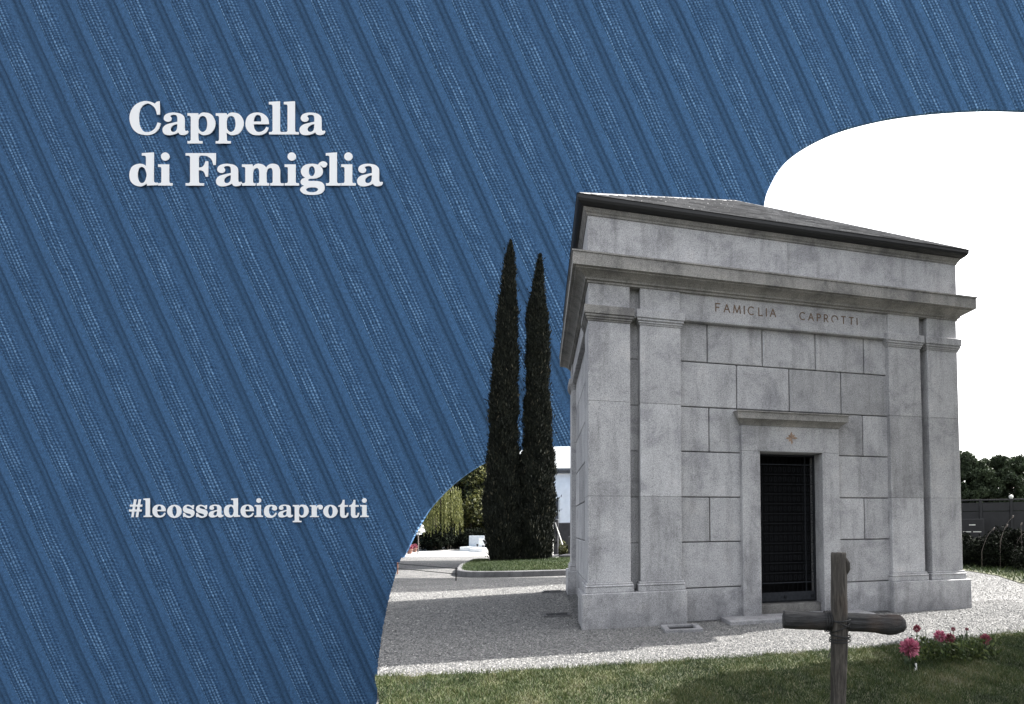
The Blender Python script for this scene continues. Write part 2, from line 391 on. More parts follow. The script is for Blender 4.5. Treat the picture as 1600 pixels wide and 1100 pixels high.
tag(np_mesh('grass', V, 3, M_GRASS, tone=tn), 'short patchy green lawn in front of the gravel', 'grass', kind='stuff')

# ------------------------------------------------------------------ fabric backdrop (flat board dressed in pleated corduroy)
bd_px = [(-420, -35, 1), (1690, -35, 1), (1690, 178, 1), (1640, 175), (1600, 173), (1530, 172), (1440, 178), (1360, 191), (1290, 213), (1232, 248), (1203, 290), (1193, 328),
         (1188, 400), (1150, 520), (1060, 650), (960, 694), (900, 697), (860, 698), (810, 704), (760, 722), (714, 752), (676, 790), (652, 828), (640, 852), (629, 873, 1), (627, 886, 1), (1000, 886, 1), (1000, 1260, 1), (-420, 1260, 1)]
poly = spline(bd_px, 8)
poly = [((p.x-PX)*K, -(p.y-PY)*K) for p in poly]
BK = [(0, .02), (.03, .10), (.10, .13), (.22, .15), (.34, .13), (.42, .08), (.46, .05), (.56, .07), (.60, .04), (.66, -.045), (.70, .0), (.74, .025), (.785, -.03), (.83, .04), (.90, .06), (.97, .05)]
BK = [(p_, d_*.5) for p_, d_ in BK]
def prof(t):
    p = (t/PER) % 1.0; q = BK+[(1.0, .01)]
    for (a0, d0), (a1, d1) in zip(q, q[1:]):
        if a0 <= p <= a1: return (d0+(d1-d0)*(p-a0)/(a1-a0))
    return 0
TOFF = (45-PX)*K/NRM + SL*PY*K/NRM
bm = bmesh.new(); vv = [bm.verts.new((x, y, 0)) for x, y in poly]; bm.faces.new(vv)
nrm = Vector((1/NRM, SL/NRM, 0))
tmin = min(x/NRM+y*SL/NRM for x, y in poly)-TOFF; tmax = max(x/NRM+y*SL/NRM for x, y in poly)-TOFF
i0 = int(math.floor(tmin/PER)); i1 = int(math.ceil(tmax/PER))
for i in range(i0, i1+1):
    for a0, d0 in BK:
        tq = (i+a0)*PER
        if tmin < tq < tmax:
            bmesh.ops.bisect_plane(bm, geom=bm.verts[:]+bm.edges[:]+bm.faces[:], dist=1e-5, plane_co=nrm*(tq+TOFF), plane_no=nrm)
for v in bm.verts: v.co.z = prof(v.co.x/NRM+v.co.y*SL/NRM-TOFF)
bedges = [e for e in bm.edges if e.is_boundary]
r = bmesh.ops.extrude_edge_only(bm, edges=bedges)
for v in [g for g in r['geom'] if isinstance(g, bmesh.types.BMVert)]: v.co.z = -.14
bmesh.ops.recalc_face_normals(bm, faces=bm.faces)
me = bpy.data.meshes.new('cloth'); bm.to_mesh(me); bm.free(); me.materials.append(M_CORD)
BM = CM.copy(); BM.translation = CAM + fwd*BD
backdrop = bpy.data.objects.new('fabric_backdrop', None); C.objects.link(backdrop); backdrop.matrix_world = BM
tag(backdrop, 'huge blue ribbed corduroy cloth backdrop carrying white serif lettering', 'backdrop')
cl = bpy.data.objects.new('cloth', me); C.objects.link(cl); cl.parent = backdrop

# lettering, raised from the cloth.  Outlines in tenths of a photo pixel, baseline y given per glyph
G = {}
G['C'] = (600, [[(540,80,1),(550,290,1),(503,293,1),(470,190),(400,130),(345,118),(270,160),(228,240),(218,350),(232,460),(285,545),(360,563),(430,540),(480,490),(512,412,1),(558,425,1),(530,510),(470,575),(400,605),(325,611),(200,580),(110,490),(72,350),(100,220),(180,125),(280,84),(345,79),(420,95),(468,118,1),(500,88,1)]])
G['a'] = (600, [[(765,258),(870,275),(922,320),(932,380,1),(932,500,1),(938,532),(960,545),(980,539),(990,556),(968,594),(912,610),(860,600),(835,567,1),(790,592),(710,611),(640,605),(600,575),(588,525),(605,480),(650,445),(720,424),(820,402,1),(820,340),(805,303),(765,293),(725,300),(708,316,1),(728,345),(720,382),(680,403),(630,390),(607,350),(625,300),(680,268)],
                [(820,437,1),(762,455),(716,500),(722,545),(765,560),(805,535),(818,490)]])
G['p'] = (600, [[(978,268,1),(1145,268,1),(1150,302,1),(1190,267),(1250,257),(1340,280),(1395,350),(1413,430),(1390,520),(1330,590),(1240,612),(1190,600),(1148,572,1),(1148,680,1),(1165,702),(1212,704,1),(1212,742,1),(978,742,1),(978,704,1),(1015,702),(1030,680,1),(1030,335,1),(1015,310),(978,308,1)],
                [(1228,312),(1270,345),(1288,430),(1272,520),(1225,560),(1180,545),(1150,500),(1147,430),(1150,370),(1180,322)]])
G['e'] = (600, [[(465,257),(560,275),(630,340),(652,440,1),(412,440,1),(420,500),(455,548),(505,562),(570,535),(612,480,1),(645,493,1),(615,560),(560,597),(475,612),(380,595),(310,530),(285,440),(305,340),(370,278)],
                [(410,398,1),(420,345),(445,305),(478,293),(515,310),(530,355),(528,398,1)]])
G['l'] = (600, [[(650,92,1),(822,80,1),(822,535,1),(838,560),(882,562,1),(882,600,1),(652,600,1),(652,562,1),(692,560),(708,538,1),(708,160,1),(695,134),(650,131,1)]])
G['d'] = (600, [[(265,92,1),(450,80,1),(450,530,1),(468,551),(510,553,1),(510,592,1),(345,601,1),(342,567,1),(290,600),(230,612),(150,590),(90,530),(70,430),(95,330),(150,278),(235,257),(300,270),(330,295,1),(330,160,1),(315,134),(265,131,1)],
                [(268,308),(310,335),(335,400),(338,455),(310,535),(265,560),(220,530),(198,440),(210,350),(238,315)]])
circ = lambda cx, cy, rx, ry, n=20: [(cx+rx*math.cos(2*math.pi*k/n), cy+ry*math.sin(2*math.pi*k/n)) for k in range(n)]
G['i'] = (600, [circ(630, 145, 65, 65), [(520,268,1),(690,268,1),(690,535,1),(703,558),(745,562,1),(745,600,1),(520,600,1),(520,562,1),(560,558),(572,535,1),(572,335,1),(560,311),(520,308,1)]])
G['F'] = (600, [[(948,92,1),(1420,92,1),(1420,275,1),(1382,280,1),(1355,195),(1290,142),(1220,130),(1172,135),(1153,165,1),(1153,318,1),(1205,308),(1240,270),(1260,218,1),(1300,218,1),(1300,460,1),(1262,460,1),(1242,400),(1205,366),(1153,358,1),(1153,535,1),(1170,559),(1235,562,1),(1235,600,1),(948,600,1),(948,562,1),(1002,559),(1020,535,1),(1020,160,1),(1002,134),(948,131,1)]])
G['m'] = (600, [[(530,268,1),(692,268,1),(694,305,1),(740,268),(790,257),(860,272),(908,315,1),(950,272),(1015,257),(1090,278),(1124,350,1),(1125,535,1),(1140,559),(1180,562,1),(1180,600,1),(970,600,1),(970,562,1),(1000,558),(1010,535,1),(1010,375,1),(996,333),(970,323),(930,345),(912,400,1),(912,535,1),(925,559),(952,562,1),(952,600,1),(760,600,1),(760,562,1),(790,557),(800,535,1),(800,380,1),(785,335),(755,325),(715,350),(700,400,1),(700,535,1),(712,559),(740,562,1),(740,600,1),(530,600,1),(530,562,1),(570,558),(582,535,1),(582,335,1),(570,311),(530,308,1)]])
G['g'] = (600, [[(200,375),(228,305),(290,268),(370,257),(430,262),(468,272,1),(500,235),(550,219),(600,238),(609,275),(590,308),(552,315),(525,298),(512,282),(502,290,1),(533,330),(540,400),(505,455),(430,487),(345,492),(318,500),(314,515),(335,527),(450,528),(530,548),(568,605),(558,680),(500,730),(375,745),(250,730),(190,675),(202,630),(248,602,1),(205,575),(197,530),(220,495),(268,475,1),(222,440)],
                circ(370, 373, 50, 78), [(330,630),(430,630),(470,658),(440,692),(375,703),(310,692),(280,658)]])
S2 = 1/12.31
G['c'] = (467, [[(1075,355),(1092,285),(1140,242),(1210,230),(1280,240),(1315,270),(1322,310),(1300,340),(1262,340),(1232,315),(1235,287),(1242,270,1),(1215,258),(1182,278),(1167,340),(1177,400),(1215,440),(1260,428),(1295,380,1),(1322,390,1),(1298,437),(1250,475),(1200,483),(1130,468),(1087,420)]])
G['o'] = (467, [circ(952, 357, 137, 127), circ(953, 353, 45, 96)])
G['s'] = (467, [[(1325,235,1),(1327,315,1),(1302,318,1),(1275,280),(1225,258),(1190,262),(1182,280),(1200,300),(1290,325),(1330,355),(1337,400),(1310,455),(1240,483),(1190,475),(1150,461),(1122,470,1),(1120,385,1),(1145,385,1),(1175,425),(1225,450),(1265,446),(1272,428),(1250,408),(1160,380),(1122,345),(1118,300),(1140,255),(1195,231),(1250,240),(1285,248),(1310,235,1)]])
G['r'] = (467, [[(358,238,1),(470,238,1),(478,278,1),(502,245),(548,230),(592,245),(606,280),(587,315),(550,321),(526,302),(520,278),(500,290),(487,335,1),(487,430,1),(495,444),(525,445,1),(525,468,1),(358,468,1),(358,445,1),(385,443),(393,430,1),(393,280,1),(385,264),(358,263,1)]])
G['t'] = (467, [[(990,135,1),(1022,135,1),(1022,236,1),(1087,236,1),(1087,270,1),(1022,270,1),(1022,420,1),(1035,437),(1057,428),(1072,385,1),(1100,385,1),(1090,440),(1060,475),(1010,483),(965,472),(940,430,1),(940,270,1),(905,270,1),(905,247,1),(952,222),(980,180)]])
G['#'] = (467, [[(175,125,1),(220,125,1),(168,470,1),(122,470,1)], [(265,125,1),(307,125,1),(258,470,1),(210,470,1)], [(100,227,1),(335,227,1),(335,268,1),(100,268,1)], [(85,320,1),(325,320,1),(325,362,1),(85,362,1)]])
def filled(contours, depth):
    """2D outlines with holes -> solid mesh through a filled curve"""
    cu = bpy.data.curves.new('outline', 'CURVE'); cu.dimensions = '2D'; cu.fill_mode = 'BOTH'; cu.extrude = depth
    for ct in contours:
        sp = cu.splines.new('POLY'); sp.points.add(len(ct)-1); sp.use_cyclic_u = True
        for q, (x, y) in zip(sp.points, ct): q.co = (x, y, 0, 1)
    ob = bpy.data.objects.new('outline', cu); C.objects.link(ob)
    dg = bpy.context.evaluated_depsgraph_get(); me = bpy.data.meshes.new_from_object(ob.evaluated_get(dg))
    bpy.data.objects.remove(ob); bpy.data.curves.remove(cu)
    return me
KL = (BD-.1)/F_
def letter(ch, ox, base_y, s, parent):
    """ox: photo x of the glyph's own x = 0; s: photo px per glyph unit"""
    by, cts = G[ch]
    groups = [[q] for q in cts] if ch in '#i' else [cts]
    mm = []
    for gi, grp in enumerate(groups):
        cc = [[((ox+p.x*s-PX)*KL, -(base_y+(p.y-by)*s-PY)*KL) for p in spline(q, 5)] for q in grp]
        me = filled(cc, .012)
        me.transform(Matrix.Translation((0, 0, .088+.004*gi))); mm.append(me)
    if len(mm) > 1:
        bm = bmesh.new()
        for q in mm: bm.from_mesh(q)
        bm.to_mesh(mm[0]); bm.free()
    me = mm[0]; me.name = 'letter'; me.materials.clear(); me.materials.append(M_WHITE)
    o = bpy.data.objects.new('letter', me); C.objects.link(o); o.parent = parent
for ch, ox in [('C',195),('a',195),('p',195),('p',239.2),('e',355),('l',355),('l',378.4),('a',409)]: letter(ch, ox, 210, .1, backdrop)
for ch, ox in [('d',195),('i',195),('F',195),('a',278.6),('m',325),('i',392.7),('g',450),('l',444),('i',481.2),('a',499)]: letter(ch, ox, 290, .1, backdrop)
HB = 807.9; q = .0568
L0 = {'l': 650, 'e': 285, 'a': 588, 'd': 70, 'i': 520, 'p': 978}
for ch, x in [('#',None),('l',224.1),('e',238.0),('o',195),('s',195),('s',215.4),('a',326.0),('d',349.8),('e',375.8),('i',397.9),('c',325),('a',434.6),('p',457.4),('r',455),('o',438.8),('t',455),('t',471.9),('i',562.9)]:
    if ch == '#': letter(ch, 195, HB, S2, backdrop)
    elif ch in L0: letter(ch, x-L0[ch]*q, HB, q, backdrop)
    else: letter(ch, x, HB, S2, backdrop)

# ------------------------------------------------------------------ chapel
W, D = 7.163, 5.66
ch_ = empty('mausoleum', (0, 0, 0))
tag(ch_, 'grey granite family chapel with pilasters, dark gate and low slate roof', 'chapel')
def tn(s=.07): return random.gauss(0, s)
def ring(mb, prof_, closed=False, tone=0.0):
    """sweep (d, z) profile round the rectangle with mitred corners; d = inset from the plinth plane"""
    n = len(prof_); vs_ = []
    for d, z in prof_: vs_ += [(d, d, z), (W-d, d, z), (W-d, D-d, z), (d, D-d, z)]
    fs = []
    for i in range(n-1 if not closed else n):
        j = (i+1) % n
        for k in range(4): fs.append((i*4+k, i*4+(k+1) % 4, j*4+(k+1) % 4, j*4+k))
    mb.add(vs_, fs, tone)
# four sides share one builder: local x along the wall, y inward
sides = [(Matrix.Identity(4), W, True), (Matrix.Translation((0, D, 0)) @ Matrix.Rotation(-math.pi/2, 4, 'Z'), D, False),
         (Matrix.Translation((W, D, 0)) @ Matrix.Rotation(math.pi, 4, 'Z'), W, False), (Matrix.Translation((W, 0, 0)) @ Matrix.Rotation(math.pi/2, 4, 'Z'), D, False)]
ZC = [0, .55, 1.31, 2.06, 2.82, 3.575, 4.34, 5.0]
wall = MB()
def rows(mb, L, x0, x1, y, joints, front):
    for i in range(len(ZC)-1):
        js = [x0]+[j for j in joints[i] if x0 < j < x1]+[x1]
        for a_, b_ in zip(js, js[1:]):
            g = .008
            z0 = ZC[i]+(g if i else 0); z1 = ZC[i+1]-(g if i < len(ZC)-2 else 0)
            lx = a_+(g if a_ != x0 else 0); rx = b_-(g if b_ != x1 else 0)
            if front and ZC[i] < 3.4 and lx < 4.4 and rx > 2.8:      # doorway behind the portal
                for (p, q_) in ((lx, 2.70), (4.46, rx)):
                    if q_-p > .05: mb.box(p, q_, y, y+.12, z0, z1, tn(.10), .011)
                continue
            mb.box(lx, rx, y, y+.12, z0, z1, tn(.10), .011)
J = [[], [], [2.12, 5.05], [], [2.12, 5.05], [2.62, 3.60, 4.62], [2.10, 3.10, 4.12, 5.10]]
for M, L, front in sides:
    mb = MB()
    if front:
        rows(mb, L, 1.55, L-1.55, .20, J, True)
        for x0, x1 in ((.74, .96), (L-.96, L-.74)): rows(mb, L, x0, x1, .30, [[]]*7, False)
        mb.box(2.70, 4.46, .21, .30, 3.25, 3.57, 0)
    else:
        js = [[], [1.9, 3.6], [1.4, 2.8, 4.3], [1.9, 3.6], [1.4, 2.8, 4.3], [1.9, 3.6], [1.4, 2.8, 4.3]]
        if L == W: js = [[1.2, 2.4, 3.58, 4.8, 6.0] if k % 2 else [1.8, 3.0, 4.2, 5.4] for k in range(7)]
        rows(mb, L, .72, L-.72, .20, js, False)
    vv_ = [M @ Vector(v) for v in mb.v]; wall.v += [(0,0,0)]*0
    n0 = len(wall.v); wall.v += [tuple(v) for v in vv_]; wall.f += [tuple(i+n0 for i in f) for f in mb.f]; wall.t += mb.t
# solid core behind the joints, open at the doorway
wall.box(.32, 2.98, .31, .62, 0, 5.5, -.35); wall.box(4.18, W-.32, .31, .62, 0, 5.5, -.35); wall.box(2.98, 4.18, .31, .62, 2.86, 5.5, -.35)
wall.box(.31, .61, .63, D-.32, 0, 5.5, -.35); wall.box(W-.61, W-.31, .63, D-.32, 0, 5.5, -.35); wall.box(.62, W-.62, D-.61, D-.31, 0, 5.5, -.35)
wall.build('wall', M_GRAN, ch_)
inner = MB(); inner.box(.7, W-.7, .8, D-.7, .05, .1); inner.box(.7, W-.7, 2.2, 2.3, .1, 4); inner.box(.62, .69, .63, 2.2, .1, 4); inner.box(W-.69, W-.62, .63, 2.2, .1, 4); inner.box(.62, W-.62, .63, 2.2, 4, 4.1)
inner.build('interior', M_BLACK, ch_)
def xf(mb, M): mb.v = [tuple(M @ Vector(v)) for v in mb.v]; return mb
# plinth pads
def pads(front):
    return [(0, 1.67), (W-1.67, W)] if front else None
for (x0, x1, y0, y1) in [(0, 1.67, 0, .95), (W-1.67, W, 0, .95), (0, 1.67, D-.95, D), (W-1.67, W, D-.95, D)]:
    m = MB(); m.box(x0, x1, y0, y1, -.05, .545, tn(.04), .012)
    p_ = m.build('plinth', M_GRAN, ch_)
# pilasters: (x0,x1,y0,y1) footprint
PIL = []
for (a0, a1) in ((.10, .77), (.93, 1.61)):
    for mir in (0, 1):
        x0, x1 = (a0, a1) if not mir else (W-a1, W-a0)
        corner = a0 < .5
        PIL.append((x0, x1, .10, .77 if corner else .32)); PIL.append((x0, x1, D-.77 if corner else D-.32, D-.10))
def grow(b, g): return (b[0]-g, b[1]+g, b[2]-g, b[3]+g)
for b in PIL:
    m = MB(); zz = [.70, 2.06, 3.575, 4.86]
    for z0, z1 in zip(zz, zz[1:]): m.box(*b, z0+(.0015 if z0 > .7 else 0), z1, tn(.08), .007)
    p = m.build('pilaster', M_GRAN, ch_)
    m = MB(); m.box(*grow(b, .045), .545, .628, tn(.03), .008); m.box(*grow(b, .05), .628, .668, 0, .018); m.box(*grow(b, .028), .668, .70, 0, .008)
    m.build('base', M_GRAN, p)
    m = MB(); m.box(*grow(b, .012), 4.86, 4.885, 0, .003); m.box(*grow(b, .03), 4.885, 4.92, 0, .008); m.box(*grow(b, .048), 4.92, 4.965, -.05, .01); m.box(*grow(b, .062), 4.965, 5.10, tn(.03), .006)
    m.build('capital', M_GRAN_D if random.random() < .4 else M_GRAN, p)
    m = MB(); m.box(*grow(b, -.004), 5.10, 5.50, tn(.05), .006); m.build('upper_block', M_GRAN, p)
# frieze
m = MB()
m.box(1.608, W-1.608, .13, .31, 5.055, 5.5, tn(.03), .004)
m.box(1.66, W-1.66, .105, .31, 5.0, 5.052, -.05, .008)
m.box(.79, .91, .105, .31, 4.97, 5.095, 0, .003); m.box(W-.91, W-.79, .105, .31, 4.97, 5.095, 0, .003)
m.box(.74, .96, .25, .31, 5.0, 5.5, -.1); m.box(W-.96, W-.74, .25, .31, 5.0, 5.5, -.1)
m.box(.13, .31, .79, D-.79, 5.055, 5.5, tn(.03), .004); m.box(.105, .31, .8, D-.8, 5.0, 5.052, 0, .008)
m.box(W-.31, W-.13, .79, D-.79, 5.055, 5.5, tn(.03), .004); m.box(.79, W-.79, D-.31, D-.13, 5.055, 5.5, tn(.03), .004)
frieze = m.build('frieze', M_GRAN, ch_)
m = MB()
ring(m, [(.32, 5.47), (.085, 5.47), (.085, 5.505), (.055, 5.51), (.05, 5.535), (.035, 5.55), (.0, 5.575), (-.05, 5.60), (-.10, 5.615), (-.105, 5.635), (-.15, 5.64), (-.15, 5.835), (-.165, 5.84), (-.165, 5.865), (.10, 5.915), (.32, 5.915)])
m.build('cornice', M_GRAN_D, ch_)
m = MB(); 
zA0, zA1 = 5.90, 6.57
for x0, x1 in ((.09, 3.56), (3.564, W-.09)): m.box(x0, x1, .09, .45, zA0, zA1, tn(.03), .004)
m.box(.09, .45, .452, D-.452, zA0, zA1, tn(.03)); m.box(W-.45, W-.09, .452, D-.452, zA0, zA1, tn(.03)); m.box(.09, W-.09, D-.45, D-.09, zA0, zA1, tn(.03))
m.build('attic_wall', M_GRAN, ch_)
m = MB(); ring(m, [(.4, 6.56), (.075, 6.56), (.07, 6.59), (.05, 6.61), (.04, 6.63), (.02, 6.66), (.4, 6.66)], tone=-.1); m.build('attic_moulding', M_GRAN_D, ch_)
roof = MB()
# slate courses on the four slopes
AP = Vector((W/2, D/2, 8.80)); e_ = -.045; z_e = 6.775
ncr = 22
cs = [Vector((e_, e_, z_e)), Vector((W-e_, e_, z_e)), Vector((W-e_, D-e_, z_e)), Vector((e_, D-e_, z_e))]
for k in range(4):
    A, B = cs[k], cs[(k+1) % 4]
    nr = (B-A).cross(AP-A).normalized()
    if nr.z < 0: nr = -nr
    for i in range(ncr):
        t0, t1 = i/ncr, min(1, (i+1.15)/ncr)
        a0, b0 = A.lerp(AP, t0), B.lerp(AP, t0); a1, b1 = A.lerp(AP, t1), B.lerp(AP, t1)
        ns = max(1, int((b0-a0).length/.33))
        for j in range(ns):
            u0, u1 = j/ns, (j+1)/ns
            l0 = nr*(.040+random.uniform(-.004, .008)); l1 = nr*.004
            dr = (a0-a1).normalized()*random.uniform(-.012, .022)
            g = .004/max(.1, (b0-a0).length)
            p0, p1 = a0.lerp(b0, u0+g)+dr, a0.lerp(b0, u1-g)+dr; p2, p3 = a1.lerp(b1, u1-g), a1.lerp(b1, u0+g)
            q = [p0+l0, p1+l0, p2+l1, p3+l1, p0+l0-nr*.018, p1+l0-nr*.018, p2+l1-nr*.003, p3+l1-nr*.003]
            roof.add(q, [(0,1,2,3), (7,6,5,4), (0,4,5,1), (1,5,6,2), (3,7,4,0)], random.gauss(-.05, .16))
    roof.add([A-nr*.01, B-nr*.01, AP-nr*.01], [(0, 1, 2)], -.5)
for k in range(4):
    roof.tube([cs[k]+Vector((0,0,.03)), AP+Vector((0,0,.02))], .028, 6, -.3)
ro = roof.build('roof', M_SLATE, ch_)
m = MB(); ring(m, [(.3, 6.665), (.02, 6.665), (.0, 6.668), (-.03, 6.68), (-.06, 6.705), (-.078, 6.74), (-.08, 6.79), (-.09, 6.80), (-.075, 6.805), (-.066, 6.79), (-.06, 6.74), (.3, 6.74)])
m.build('gutter', M_DARKMET, ro)
# portal
m = MB()
m.box(2.665, 2.995, .10, .60, .0, 2.845, tn(.03), .007); m.box(4.17, 4.50, .10, .60, .0, 2.845, tn(.03), .007); m.box(2.665, 4.50, .101, .60, 2.847, 3.285, tn(.03), .007)
portal = m.build('portal_frame', M_GRAN, ch_)
m = MB(); x0, x1 = 2.57, 4.595
vs_ = []; prf = [(.25, 3.285, .09), (.098, 3.287, .09), (.085, 3.31, .08), (.06, 3.335, .05), (.02, 3.36, .012), (.0, 3.375, .0), (-.05, 3.378, -.02), (-.05, 3.485, -.02), (-.07, 3.49, -.035), (-.07, 3.51, -.035), (.25, 3.53, -.02)]
for y, z, ins in prf: vs_ += [(x0+ins, y, z), (x1-ins, y, z)]
fs = [(2*i, 2*i+1, 2*i+3, 2*i+2) for i in range(len(prf)-1)]+[tuple(2*i for i in range(len(prf))), tuple(2*i+1 for i in range(len(prf)))[::-1]]
m.add(vs_, fs, -.03); m.build('portal_hood', M_GRAN_D, portal)
m = MB(); m.box(2.998, 4.167, .24, .60, .0, .215, -.2, .008); m.build('sill', M_GRAN_D, portal)
m = MB(); m.box(2.28, 4.90, -.34, .197, -.03, .065, 0, .01); m.build('doorstep', M_GRAN, ch_)
# six-rayed emblem on the lintel
m = MB()
for k in range(8):
    a_ = k*math.pi/4+.05; L_ = .115 if k % 2 == 0 else .085
    d = Vector((math.cos(a_), 0, math.sin(a_))); n_ = Vector((-math.sin(a_), 0, math.cos(a_))); c_ = Vector((3.585, .094+.001*k, 3.09))
    pts = [c_, c_+d*L_*.6+n_*.022, c_+d*L_, c_+d*L_*.6-n_*.022]
    m.add([p for p in pts]+[p+Vector((0, .02, 0)) for p in pts], [(0,1,2,3), (0,4,5,1), (1,5,6,2), (2,6,7,3), (3,7,4,0)], random.uniform(-.3, .3))
m.build('star_emblem', M_ORANGE, portal)
# gate
gate = MB(); GX0, GX1, GZ0, GZ1, GY = 3.0, 4.165, .225, 2.835, .40
for x0, x1, z0, z1 in ((GX0, GX0+.035, GZ0, GZ1), (GX1-.035, GX1, GZ0, GZ1), (GX0, GX1, GZ0, GZ0+.03), (GX0, GX1, GZ1-.03, GZ1), (GX0+.085, GX0+.10, GZ0, GZ1), (GX1-.2, GX1-.185, GZ0, GZ1)):
    gate.box(x0, x1, GY-.002*random.random(), GY+.03, z0, z1, 3.0)
nb = 13
for i in range(1, nb):
    x = GX0+(GX1-GX0)*i/nb; gate.box(x-.0035, x+.0035, GY+.006, GY+.018, GZ0, GZ1, -.5)
nz = 12
for j in range(nz+1):
    z = .56+(2.66-.56)*j/nz; gate.box(GX0, GX1, GY+.003-.001*(j % 2), GY+.02, z-.006, z+.006, 9.0 if j in (0, nz) else 3.0)
    if j < nz:
        zc = z+.0875
        for i in range(nb):
            xc = GX0+(GX1-GX0)*(i+.5)/nb
            pr = [(xc+.022*math.cos(a_), GY+.015, zc+.05*math.sin(a_)) for a_ in np.linspace(0, 2*math.pi, 9)]
            gate.tube(pr, .0050, 4, 5.0, False)
g_o = gate.build('gate', M_GATE, ch_)
m = MB(); m.box(GX0+.03, GX1-.03, GY-.012, GY+.004, .25, .40, 6.0, .004)
kp = m.build('kick_plate', M_GATE, g_o)
for x in (3.06, 3.555, 4.08):
    m = MB(); m.tube([(x, GY-.012, .315), (x, GY-.03, .315), (x, GY-.036, .315)], [.03, .028, .012], 12, 3.0); m.build('knob', M_GATE, kp)
m = MB(); m.box(3.04, 3.14, GY-.01, GY+.02, 1.55, 1.72, .3, .004); m.tube([(3.13, GY-.01, 1.66), (3.13, GY-.05, 1.66), (3.20, GY-.05, 1.65)], .009, 6, 1.0); m.build('lock', M_GATE, g_o)
# inscription
def strokes(ch):
    A = {'F': [((0,0),(0,1)), ((0,1),(.55,1)), ((0,.52),(.42,.52))], 'A': [((0,0),(.38,1)), ((.38,1),(.76,0)), ((.14,.36),(.62,.36))],
         'M': [((0,0),(.1,1)), ((.1,1),(.45,.1)), ((.45,.1),(.8,1)), ((.8,1),(.9,0))], 'I': [((0,0),(0,1))], 'L': [((0,1),(0,0)), ((0,0),(.52,0))],
         'T': [((.33,0),(.33,1)), ((0,1),(.66,1))]}
    if ch in A: return A[ch]
    arc = lambda cx, cy, rx, ry, a0, a1, n=12: [((cx+rx*math.cos(R(a0+(a1-a0)*i/n)), cy+ry*math.sin(R(a0+(a1-a0)*i/n))), (cx+rx*math.cos(R(a0+(a1-a0)*(i+1)/n)), cy+ry*math.sin(R(a0+(a1-a0)*(i+1)/n)))) for i in range(n)]
    if ch == 'C': return arc(.45, .5, .45, .5, 50, 310)
    if ch == 'G': return arc(.45, .5, .45, .5, 50, 310)+[((.78,.05),(.78,.48)), ((.80,.08),(.80,.48)), ((.50,.46),(.92,.46))]
    if ch == 'O': return arc(.46, .5, .46, .5, 0, 360, 18)
    if ch in 'PR':
        s = [((0,0),(0,1)), ((0,1),(.25,1)), ((0,.48),(.25,.48))]+arc(.25, .74, .26, .26, 90, -90, 8)
        return s+([((.22,.48),(.58,0))] if ch == 'R' else [])
def carve(word, x0, x1, zb, h):
    wd_ = {c: max(max(a[0], b[0]) for a, b in strokes(c)) for c in set(word)}
    tot = sum(wd_[c]*h for c in word); gap_ = (x1-x0-tot)/(len(word)-1); x = x0
    for c in word:
        m = MB(); kk = 0
        for a_, b_ in strokes(c):
            p = Vector((x+a_[0]*h, 0, zb+a_[1]*h)); q_ = Vector((x+b_[0]*h, 0, zb+b_[1]*h)); d = (q_-p).normalized(); n_ = Vector((-d.z, 0, d.x))*.0098
            y0 = .1255+.0004*kk; kk += 1
            pts = [p-d*.005+n_, q_+d*.005+n_, q_+d*.005-n_, p-d*.005-n_]
            pts = [Vector((v.x, y0, v.z)) for v in pts]
            m.add(pts+[Vector((v.x, .131, v.z)) for v in pts], [(0,1,2,3), (0,4,5,1), (1,5,6,2), (2,6,7,3), (3,7,4,0)], random.uniform(-.3, .2))
        m.build('inscription_letter', M_BRONZE, frieze)
        x += wd_[c]*h+gap_
carve('FAMIGLIA', 2.235, 3.33, 5.215, .135); carve('CAPROTTI', 3.79, 4.93, 5.215, .128)

# ------------------------------------------------------------------ drain cover and slots in the gravel
t = empty('drain_cover', (1.46, -.45, 0), R(-4)); tag(t, 'square concrete rimmed drain cover in the gravel before the chapel', 'drain cover')
m = MB()
for b in ((-.29, .29, -.24, -.17), (-.29, .29, .17, .24), (-.29, -.20, -.17, .17), (.20, .29, -.17, .17)): m.box(*b, -.02, .05, -.1, .008)
m.build('rim', M_GRAN, t)
m = MB(); m.box(-.20, .20, -.17, .17, -.02, .015, 0, .002); m.build('lid', M_DARKMET, t)
for (u, v, dist, lb) in ((868, 965, 0, 'dark slotted drain grate beside the chapel corner plinth'), (864, 924, 1, 'dark slotted drain grate beside the rear plinth of the chapel')):
    p = [Vector((-.33, 1.55, 0)), Vector((-.34, 5.3, 0))][dist]
    t = empty('drain_grate', p); tag(t, lb, 'drain grate', 'drain grates along the side wall')
    m = MB()
    q0 = [(-.22, -.17), (.22, -.17), (.22, .17), (-.22, .17), (-.19, -.14), (.19, -.14), (.19, .14), (-.19, .14)]; m.add([(x, y, .035) for x, y in q0]+[(x, y, -.02) for x, y in q0], [(k, (k+1) % 4, 4+(k+1) % 4, 4+k) for k in range(4)]+[(k, (k+1) % 4, 8+(k+1) % 4, 8+k) for k in range(4)]+[(4+k, 4+(k+1) % 4, 12+(k+1) % 4, 12+k) for k in range(4)])
    m.build('frame', M_KERB, t)
    m = MB(); m.box(-.19, .19, -.14, .14, -.02, .006)
    for k in range(7): m.box(-.16+k*.05, -.14+k*.05, -.14, .14, .006, .028)
    m.build('grille', M_DARKMET, t)

